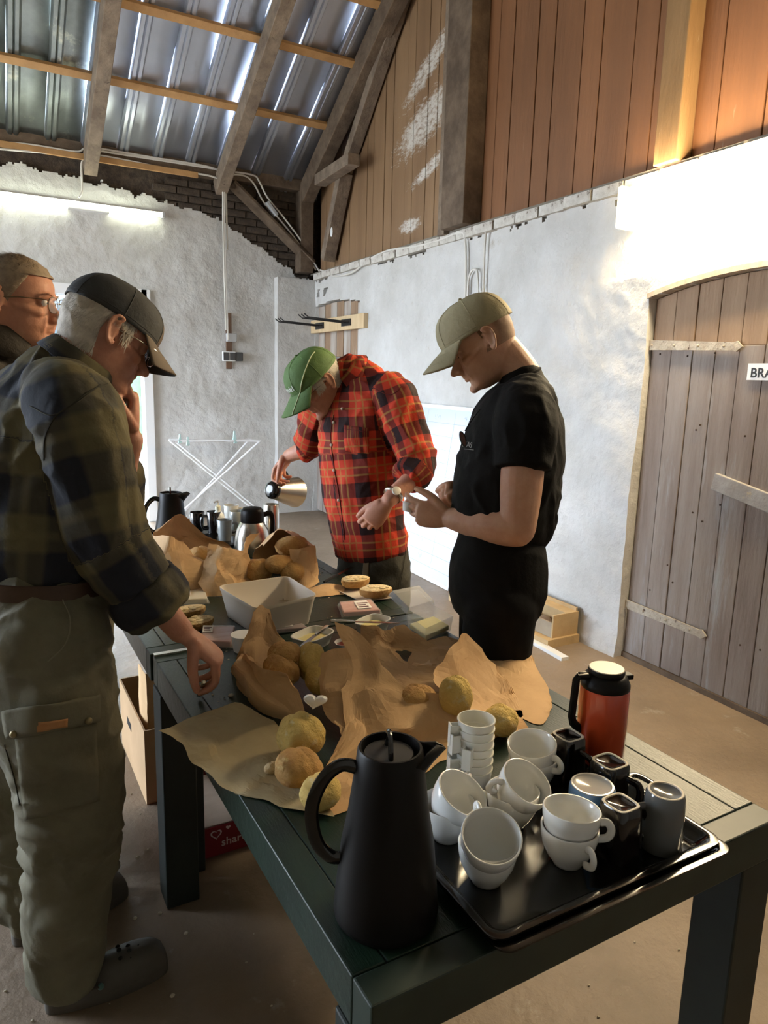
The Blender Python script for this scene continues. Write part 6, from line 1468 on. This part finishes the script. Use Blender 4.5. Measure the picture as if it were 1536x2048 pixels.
bonB=bon([PD(748,1150,3.08),PD(722,900,3.02),PD(712,770,2.97)],.165,-FB)+bon([shB,elB],.085,-FB)+bon([elB,wrB],.08,-FB)+bon([shBR,elBR,wrBR],.075,-FB)
oB=garment(B,mb,'shirt',PLB,.006,4,.0085,bonB,'red and black plaid flannel shirt, sleeves rolled',fs=11,seed=23,fstretch=(1,1,.8))
collar(B,PD(694,756,2.96),(hcB-nbB).normalized()*.7+Vector((0,0,.75)),FB,.080,.080,.042,PLB,gap=.55,flare=1.4,point=.04)
bB=bvh_of(oB)
surf_line(bB,[(668,830),(662,870),(668,930),(680,1000),(690,1080)],.0015,.0018,'placket',M('dark_red_seam',(.10,.012,.01),rough=.9),B)
for (x,y) in ((685,818),(668,845),(664,890),(669,940),(678,1000)):
    p=surf(bB,x,y,.003)
    if p: mb=MB(); mb.sphere(p,(.0065,.0065,.0065),10,6); mb.build('button',M('pale_button',(.5,.42,.32),rough=.4),B,smooth=True)
pk=surf_patch(bB,[(688,850),(738,856),(738,908),(690,902)],10,10,.003,'chest_pocket',PLB,B,solid=.0015)
if pk: cloth_attr(pk.data,[(tuple(Vector(PD(735,1050,2.9))-wloc(B)),tuple(Vector(PD(718,800,2.85))-wloc(B)),.165,tuple(-FB))])
surf_line(bB,[(690,858),(738,864)],.0065,.0012,'pocket_zip',M('dark_red_seam',(.10,.012,.01)),B)
surf_line(bB,[(745,775),(780,790),(805,772)],.001,.0015,'shoulder_seam',M('dark_red_seam',(.10,.012,.01)),B)
# trousers
TRB=M('dark_olive_work_cloth',(.040,.038,.028),(.03,.028,.02),rough=.85,scale=8,bump=.2,bscale=60); TRB2=M('tan_side_panel',(.20,.155,.095),(.16,.12,.07),rough=.85,scale=9)
mb=MB(); hb=PD(748,1120,3.08); rcap(mb,[hb+Vector((0,0,.05)),hb,hb-Vector((0,0,.09))],[(.160,.128),(.170,.135),(.172,.135)],side=RB_,n=28)
for s_ in (-1,1):
    hp_=hb-Vector((0,0,.06))+RB_*(s_*.088); fl_=Vector((hp_.x+.03,hp_.y+.0,.06)); rcap(mb,[hp_,hp_.lerp(fl_,.45)+FB*.015,fl_],[.098,.086,.075],n=22)
oTB=garment(B,mb,'trousers',TRB,.0075,4,.006,None,'dark work trousers with tan side panels',fs=9,seed=25)
bTB=bvh_of(oTB)
for (x0,x1,ya,yb) in ((800,826,1085,1186),(728,738,1120,1175)):
    surf_patch(bTB,[(x0,ya),(x1,ya),(x1-2,yb),(x0-6,yb)],6,16,.002,'side_panel',TRB2,B,solid=.0015)
surf_line(bTB,[(812,1080),(806,1130),(798,1182)],.0045,.0013,'panel_stitch',SEAM,B)
for s_ in (-1,1):
    hp_=hb+RB_*(s_*.088); f_=Vector((hp_.x+.03,hp_.y,0)); shoe(B,f_-FB*.09,f_+FB*.19,BLACKM)
CAPB=M('bright_green_cap',(.085,.155,.042),(.070,.13,.035),rough=.75,scale=8,bump=.15,bscale=80); PIP=M('pale_green_piping',(.42,.48,.26),rough=.7)
rootB,KB,crB,visB=cap(XB,B,CAPB,CAPB,CAPB,tilt=-2,z0=.028,rx=.088,ry=.112,hh=.102,vl=.088,seed=4,vdrop=.030,vcurve=.030)
# pale piping: along the side panel seam and down the visor
for s_ in (-1,1):
    mb=MB(); mb.tube([KB(crB(s_*(2.2-1.55*t),.08+.75*math.sin(PI*min(1,.55*(1-t)+.0))*1.0,.003)) for t in np.linspace(0,1,16)],.0022,6); mb.build('piping',PIP,rootB,smooth=True)
    mb=MB(); mb.tube([KB(visB(s_*.52,t,.003)) for t in np.linspace(0,1,10)],.0022,6); mb.build('piping',PIP,rootB,smooth=True)
mb=text_mb('lsberg',.030,Matrix.Identity(4),.0,.0004); W_=max(v[0] for v in mb.v); 
mb.v=[tuple(KB(crB((v[0]-W_*.5)/.098-.12,.22+v[1]/.10,.0028))) for v in mb.v]; mb.build('cap_lettering',M('white_thread',(.66,.68,.60),rough=.7),rootB,clean=False)
hair_patch(XB,1.05,2*PI-1.05,lambda t:float(np.interp(min(t,2*PI-t),[1.05,1.42,1.48,1.92,1.98,3.2],[-.020,-.012,.022,.022,-.066,-.074])),lambda t:.028+.016*max(0,-math.cos(t)),.010,6,2800,.020,GREYH,B,sag=.6)
glasses(B,XB,WIRE,LENS,y=.103)
# watch
wd_=(wrB-elB).normalized(); wc=elB.lerp(wrB,.86); side=wd_.cross(Vector((0,0,1))).normalized(); up_=side.cross(wd_)
wt_=link(bpy.data.objects.new('wristwatch',None)); wt_.parent=B; wt_.location=wc-wloc(B)
mb=MB(); mb.loft([[wc+wd_*o_+side*(.037*math.cos(a))+up_*(.037*math.sin(a)) for a in np.linspace(0,2*PI,28,endpoint=False)] for o_ in (-.009,.009)],cap0=False,cap1=False); mb.build('bracelet',STEEL,wt_,smooth=True,solid=.003)
tow=(O-wc); tow=(tow-wd_*tow.dot(wd_)).normalized(); l_=wd_.cross(tow); mb=MB(); c_=wc+tow*.040
mb.loft([[c_+tow*h_+wd_*(r_*math.cos(a))+l_*(r_*math.sin(a)) for a in np.linspace(0,2*PI,24,endpoint=False)] for h_,r_ in ((-.004,.017),(.003,.017),(.004,.015))]); mb.build('dial',M('watch_dial',(.75,.73,.66),rough=.25),wt_,smooth=True,ang=40)
# pouring jug: steel cone with black lid and handle, held over the slim flask
La=PD(546,980,CD-.02); Lb=PD(586,984,CD+.10); ax=(Lb-La).normalized(); s1=ax.cross(Vector((0,0,1))).normalized(); s2=s1.cross(ax)
pj=thing('pouring_jug','conical steel jug with black lid tipped over the slim flask','jug',tuple(La))
def cone(prof): return [[La+ax*d_+s1*(r_*math.cos(a))+s2*(r_*math.sin(a)) for a in np.linspace(0,2*PI,40,endpoint=False)] for r_,d_ in prof]
mb=MB(); mb.loft(cone([(.040,.0),(.046,.03),(.060,.09),(.072,.15),(.074,.158),(.070,.162),(.02,.160)])); mb.build('body',STEEL,pj,smooth=True,ang=50)
mb=MB(); mb.loft(cone([(.012,-.022),(.030,-.021),(.041,-.012),(.043,.0),(.041,.010)])); mb.build('lid',BLACKG,pj,smooth=True,ang=50)
hd=PD(553,945,CD); mb=MB(); mb.tube(cat([La+s2*.038+ax*.0,La.lerp(hd,.65)+s2*.0,hd,hd+ax*.05+Vector((0,0,.012)),La+ax*.10+s2*.062],6),.009,10,flat=1.2); mb.build('handle',BLACKM,pj,smooth=True)
# ================================================================ D: man behind with spectacles
D=thing('person','grey-haired man with spectacles and dark jacket standing behind','person',(.10,2.38,0))
FD,RD_=hdg(112)
hcD=PD(36,602,2.02); XD,rD,fD,uD=head_frame(hcD,112,4,0,1.07)
nbD=PD(5,690,2.05)
mb=MB(); head_prims(mb,XD,jaw=1.1)
rcap(mb,[PD(2,760,2.13),nbD,XD(Vector((0,-.030,-.060))),XD(Vector((0,-.022,-.01)))],[(.075,.055),(.060,.058),(.062,.064),(.05,.055)],side=RD_)
rcap(mb,[PD(2,1150,2.17),PD(2,900,2.17),PD(2,800,2.17)],[(.13,.10),(.15,.11),(.14,.09)],side=RD_)
zh=PD(2,1150,2.17)
hl=zh+RD_*.215+FD*.05; hl2=zh-RD_*.215+FD*.05
for h_,s_ in ((hl,1),(hl2,-1)):
    sh_=PD(2,800,2.17)+RD_*(s_*.19); rcap(mb,[sh_,sh_.lerp(h_,.5)-FD*.03,h_],[.05,.045,.032])
    hand(mb,h_,Vector((0,0,-1))+FD*.1,RD_*(-s_),[(.3,.4,.3)]*4,1.03,left=s_)
body(D,mb,skin('warm_skin',(.60,.30,.19),(.50,.225,.14)),.004)
JK=M('dark_brown_jacket',(.030,.022,.014),(.022,.016,.010),rough=.75,scale=8,bump=.3,bscale=50)
mb=MB(); rcap(mb,[PD(2,1180,2.17),PD(2,1050,2.17),PD(2,900,2.17),PD(2,800,2.14),PD(2,735,2.11),PD(0,700,2.07)],[(.185,.15),(.19,.155),(.205,.15),(.20,.13),(.135,.10),(.082,.08)],side=RD_,n=28)
for h_,s_ in ((hl,1),(hl2,-1)):
    sh_=PD(2,800,2.17)+RD_*(s_*.19); rcap(mb,[PD(2,760,2.14)+RD_*(s_*.1),sh_,sh_.lerp(h_,.5)-FD*.03,h_.lerp(sh_,.06)],[.08,.088,.075,.055],n=20)
garment(D,mb,'jacket',JK,.008,5,.007,None,'dark brown jacket with turned-up collar',fs=10,seed=33)
collar(D,PD(2,700,2.06),(hcD-nbD).normalized()*.5+Vector((0,0,.8)),FD,.092,.088,.075,JK,gap=.55,flare=1.5,point=.02)
mb=MB(); rcap(mb,[zh+Vector((0,0,.02)),zh-Vector((0,0,.1))],[(.16,.13),(.172,.135)],side=RD_,n=24)
for s_ in (-1,1):
    hp_=zh-Vector((0,0,.08))+RD_*(s_*.09); fl_=Vector((hp_.x,hp_.y,.06)); rcap(mb,[hp_,hp_.lerp(fl_,.45)+FD*.015,fl_],[.1,.085,.072],n=20); shoe(D,Vector((hp_.x,hp_.y,0))-FD*.09,Vector((hp_.x,hp_.y,0))+FD*.19,BLACKM)
garment(D,mb,'trousers',M('dark_trousers',(.03,.032,.038),rough=.85),.009,4,.005,None,'dark trousers',fs=9,seed=35)
HD_=M('short_grey_brown_hair',(.36,.27,.18),(.25,.185,.125),rough=.65,scale=70)
hair_patch(XD,.55,2*PI-.55,lambda t:float(np.interp(min(t,2*PI-t),[.55,.95,1.25,1.5,1.8,1.9],[.078,.066,.030,-.012,-.02,-.075])),lambda t:.113,.006,8,2500,.012,HD_,D,sag=.2)
mb=MB(); r0=random.Random(12)
rows=[[XD(headpt(-1.2+2.4*j/24,.066+.049*i/9,.007*(1-.3*abs(math.sin(6*j/24+i))))) for j in range(25)] for i in range(10)]; mb.grid(rows)
for k in range(1600):
    th=r0.uniform(-PI,PI); z=r0.uniform(.068,.1155); p=headpt(th,z,.004); q=p+Vector((r0.uniform(-.012,.012),-.016+r0.uniform(-.006,.010),r0.uniform(.001,.010))); d_=Vector((.0008,0,.0003)); mb.add([XD(p-d_),XD(p+d_),XD(q)],[(0,1,2)])
mb.build('combed_hair',HD_,D,smooth=True,clean=False,ang=180)
glasses(D,XD,M('gold_spectacle',(.20,.15,.09),rough=.3,metal=.9),LENS,y=.101,z=-.004,w=.026,h=.020)
for s_ in (-1,1):
    mb=MB(); mb.sphere(XD(Vector((s_*.033,.0735,.001))),.0113,16,12); mb.build('eye',M('eye_white',(.72,.68,.64),rough=.2),D,smooth=True)
    mb=MB(); mb.sphere(XD(Vector((s_*.033,.0800,.0005))),.0052,12,8); mb.build('iris',M('iris_dark',(.04,.05,.06),rough=.15),D,smooth=True)
    mb=MB()
    for k in range(60):
        u=r0.random(); p=Vector((s_*(.016+.036*u),.093-.018*u*u,.019+.004*math.sin(3*u)+r0.uniform(-.003,.003))); q=p+Vector((s_*.007,.003,r0.uniform(-.002,.004))); mb.add([XD(p-Vector((0,0,.0006))),XD(p+Vector((0,0,.0006))),XD(q)],[(0,1,2)])
    mb.build('eyebrow',HD_,D,clean=False)
